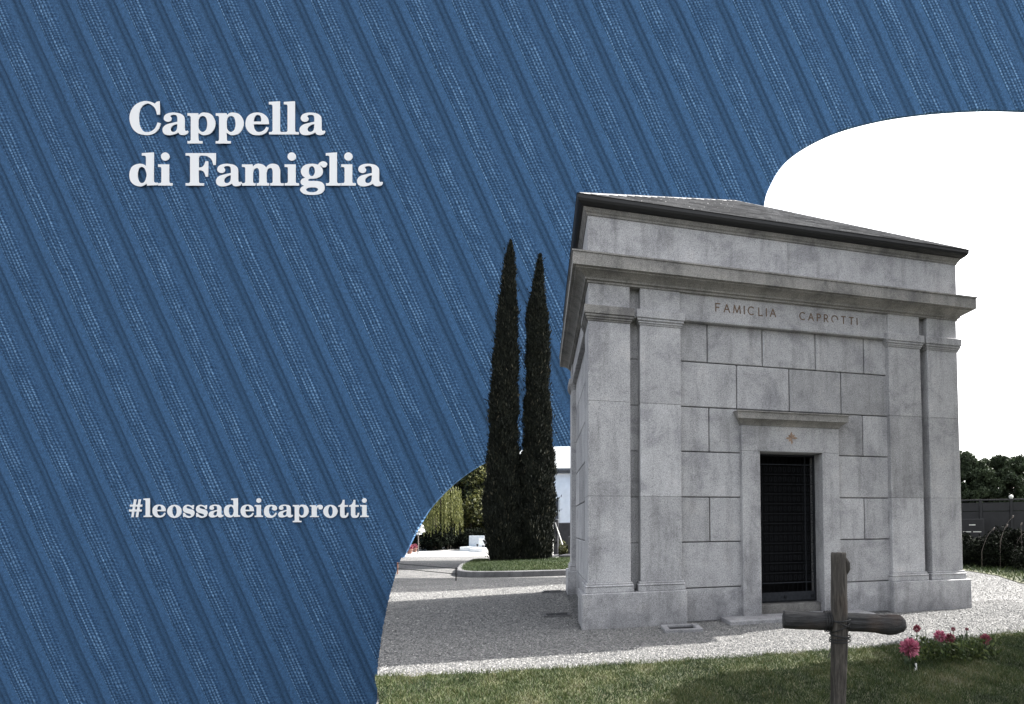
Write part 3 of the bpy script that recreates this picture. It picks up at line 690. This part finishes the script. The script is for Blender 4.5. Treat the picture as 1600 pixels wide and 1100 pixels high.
# ------------------------------------------------------------------ wooden cross
M_WOOD, t_, b_ = mat('weathered_wood')
_v = coords(t_, 'Object', (14, 14, 1.6)); _n = noise(t_, 3, 8, .65, _v, .6)
_c = ramp(t_, _n, [(.28, (.006, .0055, .005)), (.45, (.026, .022, .019)), (.58, (.055, .048, .042)), (.75, (.12, .112, .10))])
_c = mix(t_, ramp(t_, noise(t_, 2.2, 3, .5, coords(t_)), [(.54, 0), (.68, .6)]), _c, (.075, .045, .030))
t_.links.new(_c, b_.inputs['Base Color']); b_.inputs['Roughness'].default_value = .75; bump(t_, b_, _n, .8, .015)
M_BEAMW, t_, b_ = mat('dark_weathered_wood')
_v = coords(t_, 'Object', (1.6, 14, 14)); _n = noise(t_, 3, 8, .65, _v, .6)
_c = ramp(t_, _n, [(.28, (.004, .004, .005)), (.48, (.012, .012, .013)), (.75, (.045, .045, .05))])
_c = mix(t_, ramp(t_, noise(t_, 2.6, 3, .5, coords(t_)), [(.54, 0), (.68, .6)]), _c, (.055, .035, .025))
t_.links.new(_c, b_.inputs['Base Color']); b_.inputs['Roughness'].default_value = .8; bump(t_, b_, _n, .9, .015)
CD = 4.05
pb = gnd(1309.5, CD)
cross = empty('wooden_cross', pb, -YAW); tag(cross, 'rough round-timber grave cross lashed with wire on the lawn', 'cross')
def toL(u, v, d=CD):
    p = at(u, v, d)-pb; return Vector((p.x*math.cos(YAW)-p.y*math.sin(YAW), p.x*math.sin(YAW)+p.y*math.cos(YAW), p.z))
s_ = CD/F_
from mathutils import noise as mn
def log(m, st, dist, seed):
    """a rough round timber: knobbly section, lengthwise cracks and chipped ends"""
    n = 44; L_ = [0]
    for a_, b_ in zip(st, st[1:]): L_.append(L_[-1]+math.hypot(b_[0]-a_[0], b_[1]-a_[1]))
    ts = sorted(set(list(np.linspace(0, L_[-1], 80))+L_)); cols = [np.interp(ts, L_, [q[k] for q in st]) for k in range(3)]
    axis = (toL(st[-1][0], st[-1][1], dist)-toL(st[0][0], st[0][1], dist)).normalized(); a_ = Vector((0, -1, 0)); b_ = axis.cross(a_).normalized()
    vs_ = []
    for i, t0 in enumerate(ts):
        c = toL(cols[0][i], cols[1][i], dist); r0 = cols[2][i]*s_
        for k in range(n):
            th = 2*math.pi*k/n; d = a_*math.cos(th)+b_*math.sin(th)
            f = 1+.10*mn.noise(Vector((t0*.02, math.cos(th)*1.2, math.sin(th)*1.2+seed*9)))+.035*mn.noise(Vector((t0*.10, math.cos(th)*5, math.sin(th)*5+seed)))
            cr_ = mn.noise(Vector((t0*.012+seed*3, math.cos(th)*6, math.sin(th)*6)))
            if cr_ > .22: f -= .16*min(1, (cr_-.22)*6)
            e_ = 1.6*mn.noise(Vector((math.cos(th)*2, math.sin(th)*2, seed)))*s_ if i in (0, len(ts)-1) else 0
            vs_.append(c+d*r0*f+axis*e_)
    fs = [(i*n+k, i*n+(k+1) % n, (i+1)*n+(k+1) % n, (i+1)*n+k) for i in range(len(ts)-1) for k in range(n)]
    fs += [tuple(range(n))[::-1], tuple((len(ts)-1)*n+k for k in range(n))]
    m.add(vs_, fs)
m = MB(); prof_ = [(1309.5, 1176, 13), (1309.5, 1120, 12.6), (1309.8, 1090, 12.3), (1310.2, 1050, 12.6), (1311, 1010, 12.9), (1311.5, 985, 13.2), (1311.5, 960, 13.2), (1311, 935, 13.3), (1311, 905, 12.6), (1310.5, 885, 12.2), (1310, 870, 12.2), (1310, 864.2, 12.0), (1310, 863.2, 11.4)]
log(m, prof_, CD, 1)
post = m.build('upright_post', M_WOOD, cross, True)
m = MB(); m.tube([toL(1322, 872, CD-.03), toL(1325.5, 880, CD-.03), toL(1325, 890, CD-.03), toL(1322, 898, CD-.02)], [.006, .014, .016, .008], 8, .4); m.build('knot', M_WOOD, post, True)
m = MB(); bp = [(1224, 968, 13.0), (1225.5, 968, 13.8), (1240, 969, 13.2), (1262, 969.5, 13.4), (1290, 970.5, 14), (1318, 971.5, 14.6), (1345, 972.5, 14.6), (1368, 974, 14.7), (1380, 975.5, 15.2), (1390, 976, 16.2), (1400, 975.5, 15.6), (1406, 975, 14), (1411, 976, 11.5), (1414, 977, 7.5)]
log(m, bp, CD+.03, 2)
beam = m.build('crossbeam', M_BEAMW, cross, True)
m = MB()
def loop(cz, tilt, rx=.072, ry=.085, ph=0):
    c = toL(1312.5, cz, CD+.01)
    return [c+Vector((rx*math.cos(a_), -ry*math.sin(a_), tilt*math.cos(a_+ph))) for a_ in np.linspace(0, 2*math.pi, 25)]
for cz, ti in ((968, .006), (973, -.03), (979, .036), (992, -.008), (996, .010), (1001, .004)): m.tube(loop(cz, ti), .0045, 6)
for u in (1289, 1293, 1297):
    c = toL(u, 970.5, CD+.03); m.tube([c+Vector((.002*math.sin(a_), .075*math.cos(a_), .071*math.sin(a_))) for a_ in np.linspace(0, 2*math.pi, 25)], .0042, 6)
m.tube([toL(1297, 985, CD-.08), toL(1299.5, 1000, CD-.08), toL(1298.5, 1016, CD-.08), toL(1294, 1028, CD-.085)], .0035, 5)
m.build('wire_lashing', M_DARKMET, cross)

# ------------------------------------------------------------------ foliage builders
def leaf_quads(Cn, size, up_bias=0.0, aspect=.55, droop=None):
    n = len(Cn); d = rng.normal(0, 1, (n, 3)); d[:, 2] += up_bias
    if droop is not None: d = droop+rng.normal(0, .25, (n, 3))
    d /= np.linalg.norm(d, axis=1, keepdims=True)
    w = np.cross(d, rng.normal(0, 1, (n, 3))); w /= np.linalg.norm(w, axis=1, keepdims=True)
    s = size*rng.uniform(.6, 1.4, n)[:, None]
    return np.stack([Cn-d*s*.5, Cn+w*s*aspect*.5, Cn+d*s*.5, Cn-w*s*aspect*.5], 1).reshape(-1, 3)
def cypress(u, dist, zb, stations, label, name='cypress_tree', dens=1.0):
    """stations: (photo y, left x, right x)"""
    b = gnd(u, dist, zb); k = dist/F_
    root = empty(name, b); tag(root, label, 'tree', 'cypresses on the planted island')
    zs = []; ra = []; cx = []
    for y, x0, x1 in stations:
        zs.append(at(u, y, dist).z-zb); ra.append((x1-x0)/2*k*.94); cx.append(((x0+x1)/2-u)*k)
    zs, ra, cx = map(np.array, (zs, ra, cx)); o_ = np.argsort(zs); zs, ra, cx = zs[o_], ra[o_], cx[o_]
    n = int(90000*dens); z = rng.uniform(zs[0], zs[-1], n*2); r_at = np.interp(z, zs, ra)
    kp = rng.uniform(0, 1, n*2) < (r_at/ra.max())**.8+.08; z = z[kp]; r_at = r_at[kp]; n = len(z)
    a_ = rng.uniform(0, 2*np.pi, n)
    lump = 1+.07*np.sin(z*3.1+a_*2+u)+.06*np.sin(z*7.3-a_*3)+.05*np.sin(z*1.3+a_*5)
    rr = r_at*lump*np.clip(1-np.abs(rng.normal(0, .11, n)), .3, 1)-.02; sp_ = rng.uniform(0, 1, n) < .07; rr = np.where(sp_, r_at*lump+rng.exponential(.035, n), rr)
    ox = np.interp(z, zs, cx)
    X = ox+rr*np.cos(a_); Y = rr*np.sin(a_)
    c_, s2 = math.cos(YAW), math.sin(YAW)
    P = np.stack([X*c_+Y*s2, -X*s2+Y*c_, z], 1)
    out = np.stack([np.cos(a_)*c_+np.sin(a_)*s2, -np.cos(a_)*s2+np.sin(a_)*c_, np.full(n, 2.2)], 1)
    V = leaf_quads(P, .15, aspect=.28, droop=out/2.4)
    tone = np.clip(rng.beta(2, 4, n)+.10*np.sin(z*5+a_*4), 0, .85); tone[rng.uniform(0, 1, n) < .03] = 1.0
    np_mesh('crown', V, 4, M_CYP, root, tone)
    # dense inner mass of old growth
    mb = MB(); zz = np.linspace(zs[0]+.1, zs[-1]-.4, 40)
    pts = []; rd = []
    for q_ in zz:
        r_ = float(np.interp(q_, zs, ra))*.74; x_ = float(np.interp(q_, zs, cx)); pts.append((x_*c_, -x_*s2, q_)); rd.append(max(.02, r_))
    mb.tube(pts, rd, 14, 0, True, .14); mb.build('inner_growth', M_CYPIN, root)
    mb = MB(); mb.tube([(0, 0, -.1), (0, 0, 1.2)], [.14, .11], 8, 0, True, .1); mb.build('trunk', M_BARK, root)
    return root
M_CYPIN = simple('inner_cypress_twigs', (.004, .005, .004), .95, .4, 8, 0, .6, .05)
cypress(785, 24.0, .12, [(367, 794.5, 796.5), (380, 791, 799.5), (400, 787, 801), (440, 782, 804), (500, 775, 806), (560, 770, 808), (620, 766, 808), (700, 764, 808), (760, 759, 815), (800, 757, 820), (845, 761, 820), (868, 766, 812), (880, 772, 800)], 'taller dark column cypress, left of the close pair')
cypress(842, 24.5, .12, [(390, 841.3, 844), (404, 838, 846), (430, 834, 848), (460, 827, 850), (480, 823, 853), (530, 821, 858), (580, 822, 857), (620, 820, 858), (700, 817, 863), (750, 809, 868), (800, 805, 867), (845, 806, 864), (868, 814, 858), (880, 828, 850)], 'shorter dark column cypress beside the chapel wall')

# planted island with kerb
isl = [(-3.45, 17.5), (-3.5, 14.5), (-3.38, 12.6), (-3.22, 11.3), (-2.85, 10.5), (-2.1, 10.12), (-.9, 9.95), (.6, 10.0), (2.6, 10.4), (2.6, 17.6)]
isl_s = [(p.x, p.y) for p in spline([(x, y) if 0 < i < 8 else (x, y, 1) for i, (x, y) in enumerate(isl)], 5)]
cxi = sum(p[0] for p in isl_s)/len(isl_s); cyi = sum(p[1] for p in isl_s)/len(isl_s)
t = empty('planted_island', (0, 0, 0)); tag(t, 'raised stone kerbed bed of short grass under the two cypresses', 'planter bed')
def inset(P, d):
    n = len(P); out = []
    for i in range(n):
        a_, b_, c_ = Vector(P[i-1]), Vector(P[i]), Vector(P[(i+1) % n]); e1 = (b_-a_).normalized(); e2 = (c_-b_).normalized(); e = (e1+e2).normalized()
        nn = Vector((-e.y, e.x))
        if nn.dot(Vector((cxi, cyi))-b_) < 0: nn = -nn
        out.append(tuple(b_+nn*d))
    return out
inn = inset(isl_s, .16); m = MB(); n = len(isl_s)
vs_ = [(x, y, -.02) for x, y in isl_s]+[(x, y, .17) for x, y in isl_s]+[(x, y, .19) for x, y in inset(isl_s, .03)]+[(x, y, .19) for x, y in inn]+[(x, y, .0) for x, y in inn]
m.add(vs_, [(r*n+i, r*n+(i+1) % n, (r+1)*n+(i+1) % n, (r+1)*n+i) for r in range(4) for i in range(n)])
m.build('kerb', M_KERB, t)
slab('soil', inn, .13, .1, M_SOIL, t)
n = 60000; P = np.stack([rng.uniform(-3.4, 2.6, n), rng.uniform(10, 17.5, n)], 1); P = P[inside(inn, P)]
P = np.concatenate([P, np.full((len(P), 1), .13)], 1); V, tn_ = blades(P, .05, .14, .012, np.clip(.3+.2*patch(P, 1.5, 9)+rng.normal(0, .12, len(P)), 0, 1))
o = np_mesh('grass', V, 3, M_GRASS, t, tn_)

def clump(name, pos, rad, h, n, leaf, m, label, cat='tree', group=None, trunk=.12, zlow=.0, seeds=26, flat=1.0, up_b=.2, trunk_m=None, srad=1.0):
    root = empty(name, pos); tag(root, label, cat, group)
    cs_ = []
    for i in range(seeds):
        th = random.uniform(0, 6.283); q_ = random.random()**.5; zz = zlow+(h-zlow)*random.uniform(.08, .93)
        w = math.sin(math.pi*min(1, max(.15, (zz-zlow)/(h-zlow)*.8+.15)))
        cs_.append((q_*rad*w*math.cos(th), q_*rad*w*math.sin(th), zz, random.uniform(.2, .42)*rad*srad))
    cs_ = np.array(cs_); k = rng.integers(0, seeds, n)
    d = rng.normal(0, 1, (n, 3)); d /= np.linalg.norm(d, axis=1, keepdims=True)
    P = cs_[k, :3]+d*(cs_[k, 3]*rng.uniform(.35, 1.1, n)**.6)[:, None]*np.array([1, 1, flat])
    P = P[(P[:, 2] > .02)]; kk = k[:len(P)]
    V = leaf_quads(P, leaf, up_b, .6)
    tone = np.clip(.5+.2*np.sin(kk*1.7)+rng.normal(0, .2, len(P)), 0, 1)
    np_mesh('crown', V, 4, m, root, tone)
    if trunk:
        mb = MB(); mb.tube([(0, 0, -.05), (0.05, 0, h*.35), (0, .05, h*.7)], [trunk, trunk*.75, trunk*.3], 8, 0, True, .08)
        for c_ in cs_[:8]: mb.tube([(0.03, 0, h*.3), tuple(c_[:3]*np.array([.6, .6, .85])), tuple(c_[:3])], [trunk*.4, trunk*.25, trunk*.08], 5)
        mb.build('trunk', trunk_m or M_BARK, root)
    return root
# far left, seen through the lower opening
clump('broadleaf_tree', gnd(735, 44), 3.0, 8.0, 26000, .26, M_OLIVE, 'dark olive autumn tree just left of the cypresses', 'tree', zlow=.3, seeds=40)
clump('broadleaf_tree', gnd(778, 48), 3.0, 8.5, 22000, .26, M_OLIVE, 'olive green tree partly hidden behind the taller cypress', 'tree', zlow=.3, seeds=36)
clump('broadleaf_tree', gnd(690, 60), 3.4, 9.0, 16000, .3, M_OLIVE, 'olive tree rising behind the hanging willow', 'tree', zlow=.3, seeds=36)
clump('shrub', gnd(700, 40), 1.9, 1.5, 9000, .16, M_DKLEAF, 'low dark rounded shrub under the willow', 'shrub', trunk=.04, seeds=24)
clump('shrub', gnd(735, 42), 1.6, 1.2, 7000, .16, M_DKLEAF, 'low dark shrub beside the cypress foot', 'shrub', trunk=.04, seeds=20)
clump('shrub', gnd(640, 42), 1.2, 2.4, 8000, .14, M_WILLOW, 'yellow green bush at the far edge of the opening', 'shrub', trunk=.04, seeds=20)
# weeping willow
wl = gnd(678, 39); root = empty('weeping_willow', wl); tag(root, 'yellow green weeping willow with hanging strands', 'tree')
Ps = []; Ds = []
for s in range(330):
    th = random.uniform(0, 6.283); r_ = 1.75*random.random()**.5; zt = 4.9-r_*.55+random.uniform(-.6, .3); zb_ = random.uniform(.9, 2.4)
    nn = int((zt-zb_)*16)
    for i in range(nn):
        z = zt-(zt-zb_)*i/nn; Ps.append((r_*math.cos(th)*(1+.12*(zt-z)/3)+random.gauss(0, .02), r_*math.sin(th)*(1+.12*(zt-z)/3)+random.gauss(0, .02), z)); Ds.append((random.gauss(0, .2), random.gauss(0, .2), -1))
Ps, Ds = np.array(Ps), np.array(Ds)
np_mesh('crown', leaf_quads(Ps, .17, aspect=.25, droop=Ds), 4, M_WILLOW, root, np.clip(rng.normal(.55, .25, len(Ps)), 0, 1))
m = MB(); m.tube([(0, 0, 0), (.1, 0, 2), (0, .1, 4.4)], [.2, .16, .06], 8, 0, True, .1)
for k in range(9):
    a_ = k*.7; m.tube([(0.08, 0, 2.2), (math.cos(a_)*.8, math.sin(a_)*.8, 4.2), (math.cos(a_)*1.5, math.sin(a_)*1.5, 4.1)], [.07, .04, .015], 5)
m.build('trunk', M_BARK, root)
# white-flowering standard, planters, pale tomb by the road
root = empty('standard_rose', gnd(654, 33)); tag(root, 'small white flowering standard shrub on a thin stem at the road edge', 'plant')
m = MB(); m.tube([(0, 0, 0), (.02, 0, .6), (0, 0, 1.15)], .035, 6); m.build('stem', M_DRY, root)
d = rng.normal(0, 1, (500, 3)); d /= np.linalg.norm(d, axis=1, keepdims=True)
np_mesh('flower_head', leaf_quads(np.array([0, 0, 1.45])+d*.33*rng.uniform(.4, 1, (500, 1)), .13), 4, M_WSTONE, root)
M_TERR = simple('terracotta', (.16, .08, .06), .8, .2, 8)
def pot(u, dist, s, label):
    root = empty('flower_pot', gnd(u, dist)); tag(root, label, 'flower pot')
    m = MB(); m.tube([(0, 0, 0), (0, 0, .22*s), (0, 0, .23*s), (0, 0, .28*s)], [.11*s, .16*s, .19*s, .19*s], 12); m.build('pot', M_TERR, root)
    d = rng.normal(0, 1, (220, 3)); d /= np.linalg.norm(d, axis=1, keepdims=True); np_mesh('flowers', leaf_quads(np.array([0, 0, .4*s])+d*.17*s, .09*s), 4, M_RED, root, rng.uniform(0, 1, 220))
pot(641, 34, 1.0, 'small red flower pot standing below the white flowering shrub')
pot(633, 33, .9, 'small red flower pot at the cut edge of the road')
pot(649, 36.5, .9, 'small red flower pot farther along the road edge')
# low rail barrier in front of the road
p0, p1 = gnd(621, 19.6), gnd(716, 17.0); dv = p1-p0
root = empty('rail_barrier', p0); tag(root, 'low two-rail dark barrier between the cut edge and the kerbed bed', 'barrier')
for z in (.20, .36):
    m = MB(); m.tube([(0, 0, z), tuple(Vector((dv.x, dv.y, z)))], .012, 6); m.build('rail', M_DARKMET, root)
for k in (.02, .98):
    m = MB(); q_ = dv*k; m.tube([(q_.x, q_.y, -.03), (q_.x, q_.y, .38), (q_.x, q_.y, .385), (q_.x, q_.y, .40)], [.02, .02, .026, .012], 8); m.build('post', M_TERR if k < .5 else M_DARKMET, root)
# tombs around the cypress foot
def tomb(u, dist, w, d, h, slab_h, m_, label, name='tombstone', cross_=False, group=None):
    root = empty(name, gnd(u, dist), -YAW); tag(root, label, 'tombstone', group)
    m = MB(); m.box(-w/2, w/2, -d, 0, -.02, slab_h, 0, .02); m.build('ledger', m_, root)
    m = MB(); m.box(-w*.42, w*.42, 0.005, .14, -.02, h, .1, .025)
    if cross_: m.box(-.04, .04, .04, .10, h, h+.55); m.box(-.17, .17, .035, .105, h+.32, h+.40)
    m.build('headstone', m_, root)
    m = MB(); m.tube([(w*.25, -d*.5, slab_h), (w*.25, -d*.5, slab_h+.16)], [.05, .07], 8); m.build('vase', M_DSTONE if m_ is M_WSTONE else M_WSTONE, root)
    return root
tomb(745, 38, 1.2, 1.2, 1.0, .3, M_WSTONE, 'pale marble tomb seen left of the cypress trunks')
tomb(756, 37, .8, 1.2, .8, .25, M_WSTONE, 'pale marble tomb half hidden by the taller cypress')
tomb(862, 26.5, .7, 1.3, 1.9, .3, M_DSTONE, 'tall dark tombstone beside the shorter cypress')
tomb(888, 28.5, 1.3, 1.2, 1.75, .35, M_DSTONE, 'dark tombstone with bushes at the chapel wall edge')
tomb(900, 26.8, .9, 1.4, 1.1, .3, M_DSTONE, 'low dark tombstone mostly behind the chapel corner')
p = gnd(868, 25.9); root = empty('stone_lantern', p, -YAW); tag(root, 'white framed stand on a pale foot beside the cypress', 'grave stand')
m = MB(); m.box(-.14, -.10, -.05, .05, 0, 1.9, .1, .005); m.box(-.14, .35, -.05, .05, .0, .07, 0, .01); m.box(-.10, .30, -.1, .1, .16, .2, 0, .01); m.build('frame', M_WSTONE, root)
m = MB(); m.tube([(-.02, 0, 1.75), (.32, 0, .75)], .035, 6); m.build('leaning_bar', M_WSTONE, root)
clump('shrub', gnd(884, 27.2), .45, .9, 1500, .08, M_OLIVE, 'small olive shrub by the tombs at the chapel edge', 'shrub', trunk=.03, seeds=12)
# pale house behind the cypresses
hs_ = empty('house', gnd(880, 40), -YAW); tag(hs_, 'pale stuccoed building with flat eaves behind the cypresses', 'building')
m = MB(); m.box(-1.75, 12, 0, 8, 0, 5.25, 0); m.build('wall', M_STUCCO, hs_)
m = MB(); m.box(-2.0, 12.3, -.3, 8.3, 5.25, 5.42, -.3); m.box(-2.1, 12.4, -.4, 8.4, 5.42, 5.58, -.1); m.build('roof', M_KERB, hs_)
for x in (-1.0, 1.6):
    m = MB(); m.box(x, x+.75, -.03, .05, 1.3, 3.4, 0); w_ = m.build('window', M_DSTONE, hs_)
    m = MB(); m.box(x+.06, x+.69, -.045, -.031, 2.55, 2.62); m.box(x+.06, x+.69, -.045, -.031, 2.0, 2.07); m.box(x, x+.06, -.05, -.031, 1.27, 3.4); m.box(x+.69, x+.75, -.05, -.031, 1.27, 3.4); m.box(x-.08, x+.83, -.09, -.002, 1.18, 1.28, .1); m.build('frame', M_WSTONE, w_)
# cherry-picked clump of light grass beside the chapel on the island
# ------------------------------------------------------------------ right-hand side
def fencepost(u, d): return gnd(u, d)
A = gnd(1440, 24.6); B = gnd(1900, 21.5); dv = B-A; L = dv.length; ang = math.atan2(dv.y, dv.x)
root = empty('panel_fence', A, ang); tag(root, 'dark grey panel fence behind the planting at right', 'fence')
npn = 9
for i in range(npn):
    m = MB(); x0 = L*i/npn; x1 = L*(i+1)/npn; m.box(x0+.06, x1-.06, 0, .06, .02, 2.05, tn(.1), .008); m.box(x0+.06, x1-.06, -.01, .07, 2.07, 2.42, tn(.1), .008); m.build('panel', M_FENCE, root)
    m = MB(); m.box(x0-.055, x0+.055, -.03, .09, 0, 2.50, .1, .006); m.build('post', M_FENCE, root)
m = MB(); m.box(0, L, -.04, .10, 2.50, 2.56, .3, .006); m.build('cap_rail', M_FENCE, root)
q_ = gnd(1580, 23.6)
root2 = empty('ball_finial', Vector((q_.x, q_.y, 2.56))); tag(root2, 'small white round ornament on top of the fence', 'ornament')
m = MB(); m.tube([(0, 0, 0), (0, 0, .02), (0, 0, .06), (0, 0, .11), (0, 0, .15), (0, 0, .165)], [.06, .06, .085, .085, .05, .01], 12); m.build('ball', M_WSTONE, root2, True)
for i, (u, hgt, w) in enumerate([(1470, 4.7, 1.3), (1506, 5.0, 1.2), (1531, 4.6, 1.2), (1556, 4.85, 1.2), (1580, 4.7, 1.3), (1606, 4.75, 1.3), (1640, 4.5, 1.2), (1680, 4.9, 1.2), (1730, 4.6, 1.3)]):
    lb = ['bushy evergreen tree behind the fence, hidden by the chapel edge', 'tallest evergreen right beside the chapel edge', 'lower evergreen, second from the chapel edge', 'pointed evergreen in the middle above the fence', 'evergreen behind the white ball ornament', 'evergreen at the right frame edge', 'bushy evergreen just past the right frame edge', 'evergreen farther past the right frame edge', 'last evergreen of the row on the right'][i]
    clump('evergreen_tree', gnd(u, 27+.5*(i % 2)), w, hgt*.98+.25, 34000, .11, M_HEDGE, lb, 'tree', 'evergreens behind the panel fence', trunk=.09, seeds=150, up_b=1.4, srad=.55)
# dark planting in front of the fence
for i, (u, d, r_, h_) in enumerate([(1515, 21, .9, .9), (1548, 20.3, 1.0, 1.15), (1585, 20.0, 1.1, 1.25), (1625, 19.0, 1.1, 1.2), (1500, 22.5, .8, 1.0)]):
    clump('shrub', gnd(u, d), r_, h_, 6000, .09, M_DKLEAF, ['dark low shrub touching the chapel edge on the right', 'dark shrub with pale dry stems before the fence', 'dark shrub farther right before the fence', 'dark shrub at the right frame edge', 'dark shrub close behind the chapel corner'][i], 'shrub', 'dark shrubs before the fence', trunk=.03, seeds=18)
root = empty('dry_flower_stems', gnd(1560, 19.4)); tag(root, 'pale dried flower stems arching above the dark shrubs', 'plant')
for k, (dx, z0, dx2, z1) in enumerate([(-.75, .8, -.35, 1.35), (0, 1.2, .45, 1.75), (.0, 1.0, .2, 1.45), (.6, .9, 1.05, 1.25), (.9, .9, .8, 1.5)]):
    m = MB(); m.tube([(dx, 0, 0)]+[tuple(Vector((dx, -.02, z0*.8)).lerp(Vector((dx2, -.1, z1)), q_)+Vector((0, 0, .14*math.sin(q_*math.pi)))) for q_ in (0, .25, .5, .75, 1)], .006, 5); s_o = m.build('stem', M_DRY, root)
    m = MB(); m.tube([(dx2+.012*q_, -.1, z1-.02+.02*q_) for q_ in range(6)], [.008, .02, .026, .018, .022, .006], 7, 0, True, .3); m.build('seed_head', M_DRY, s_o)
n = 26000; P = np.stack([rng.uniform(8, 18, n), rng.uniform(1.0, 16, n)], 1); P = P[inside(verge, P)]; P = np.concatenate([P, np.full((len(P), 1), .02)], 1)
V, tn_ = blades(P, .05, .16, .012, np.clip(.25+.25*patch(P, 1.2, 5)+rng.normal(0, .15, len(P)), 0, 1))
tag(np_mesh('verge_grass', V, 3, M_GRASS, tone=tn_), 'rough dark grass edging the planting bed at right', 'grass', kind='stuff')
# little grave with pale bars against the fence
p = gnd(1518, 23.6); root = empty('grave_plaque', Vector((p.x, p.y, 0)), ang); tag(root, 'dark grave marker with three pale bars against the fence', 'grave marker')
m = MB(); m.box(-.45, .45, 0, .1, 0, 1.75, -.1, .02); m.build('slab', M_FENCE, root)
for b in ((-.12, .12, 1.48, 1.52), (-.35, -.05, 1.2, 1.235), (.03, .33, 1.2, 1.235)):
    m = MB(); m.box(b[0], b[1], -.015, -.002, b[2], b[3]); m.build('bar', M_WSTONE, root)

# ------------------------------------------------------------------ flowers on the lawn
def bloom(mb_v, mb_t, c, r, n=170):
    c = np.array(c); d = rng.normal(0, 1, (n, 3)); d[:, 2] = d[:, 2]*.9+.25; d /= np.linalg.norm(d, axis=1, keepdims=True)
    base_ = c+d*r*.25*rng.uniform(.3, 1, (n, 1)); tip = c+d*r*rng.uniform(.85, 1.1, (n, 1))
    w = np.cross(d, rng.normal(0, 1, (n, 3))); w /= np.linalg.norm(w, axis=1, keepdims=True); w *= r*.11
    mid = base_*.3+tip*.7
    mb_v.append(np.stack([base_, mid+w, tip, mid-w], 1).reshape(-1, 3)); mb_t.append(rng.uniform(0, 1, n))
def flower(u, dist, z, r, m_, label, name='dahlia', stem=True, lean=0):
    b = gnd(u, dist); root = empty(name, b); tag(root, label, 'flower', 'pink flowers on the grave bed')
    V, T = [], []; bloom(V, T, (lean, 0, z), r, int(90+r*1200)); np_mesh('bloom', np.concatenate(V), 4, m_, root, np.concatenate(T))
    m = MB(); m.tube([(0, 0, 0), (lean*.3, .01, z*.5), (lean, 0, z-r*.3)], .006, 5); m.build('stem', M_STEM, root)
    P = np.array([(random.gauss(0, .045)+lean*.5, random.gauss(0, .04), random.uniform(.05, z*.8)) for _ in range(22)]); np_mesh('leaves', leaf_quads(P, .06, .5), 4, M_HEDGE, root, rng.uniform(0, 1, 22))
    return root
FD = 6.6
flower(1416, 6.3, .245, .115, M_PINK, 'large round pink dahlia, the biggest bloom beside the cross')
flower(1428, 6.75, .37, .05, M_RED, 'small faded red flower standing above the big dahlia', 'wilted_dahlia')
flower(1463, 6.7, .29, .075, M_PINK, 'pink flower left of the pair in the middle of the bed')
flower(1478, 6.75, .25, .07, M_RED, 'dark red flower right of the pair in the middle of the bed')
flower(1533, 6.9, .21, .07, M_RED, 'faded dull red flower at the right end of the bed', 'wilted_dahlia')
flower(1484, 6.9, .33, .03, M_RED, 'tiny red bud behind the middle flowers', 'flower_bud')
flower(1505, 6.9, .33, .025, M_RED, 'tiny red bud toward the right of the bed', 'flower_bud')
for i, (u, d) in enumerate([(1424, 6.55), (1440, 6.9), (1452, 6.7), (1470, 6.6), (1485, 6.75), (1498, 6.6), (1512, 6.8), (1524, 6.75), (1542, 6.95)]):
    b = gnd(u, d); root = empty('leafy_plant', b); tag(root, ['low leaf tuft directly under the big dahlia', 'leafy stems just right of the big dahlia', 'leafy tuft left of the middle flowers', 'leafy tuft below the middle flowers', 'leafy tuft behind the dark red flower', 'grassy leaf tuft near the centre of the bed', 'grassy leaf tuft right of the bed centre', 'leaf tuft left of the faded flower', 'last leaf tuft at the right end of the bed'][i], 'plant', 'leafy plants on the grave bed')
    n = 130; a_ = rng.uniform(0, 6.283, n); rr = rng.uniform(0, .09, n); P = np.stack([rr*np.cos(a_), rr*np.sin(a_), rng.uniform(.0, .24, n)], 1)
    P[:, :2] *= (1+P[:, 2:3]*3); np_mesh('leaves', leaf_quads(P, .055, .8, .4), 4, M_BEDLEAF, root, rng.uniform(0, .8, n))
    m = MB()
    for k in range(5): m.tube([(0, 0, 0), (random.gauss(0, .03), random.gauss(0, .03), .14), (random.gauss(0, .07), random.gauss(0, .06), random.uniform(.18, .33))], .0035, 4)
    m.build('stems', M_STEM, root)
root = empty('plant_label', gnd(1425, 6.25)); tag(root, 'tiny pale stake under the big pink dahlia', 'stake')
m = MB(); m.box(-.012, .012, -.004, .004, 0, .09, 0, .001); m.build('stake', M_WSTONE, root)

# ------------------------------------------------------------------ trees outside the frame on the right that shade the lawn
for i, (x, y, h_, r_) in enumerate([(9.1, -3.6, 8.6, 2.0), (11.3, -3.2, 8.8, 2.1), (14.3, -3.1, 9.0, 2.2), (8.4, -6.6, 8.8, 2.3), (12.0, -6.3, 9.0, 2.4)]):
    clump('broadleaf_tree', Vector((x, y, 0)), r_, h_, 60000, .22, M_HEDGE, ['leafy tree nearest the chapel beyond the right of the lawn', 'leafy tree in the middle of the front row right of the lawn', 'leafy tree farthest out in the front row right of the lawn', 'leafy tree beside the viewer at the right of the lawn', 'leafy tree farther out in the row beside the viewer'][i], 'tree', 'trees to the right of the lawn', trunk=.16, zlow=4.3, seeds=44)
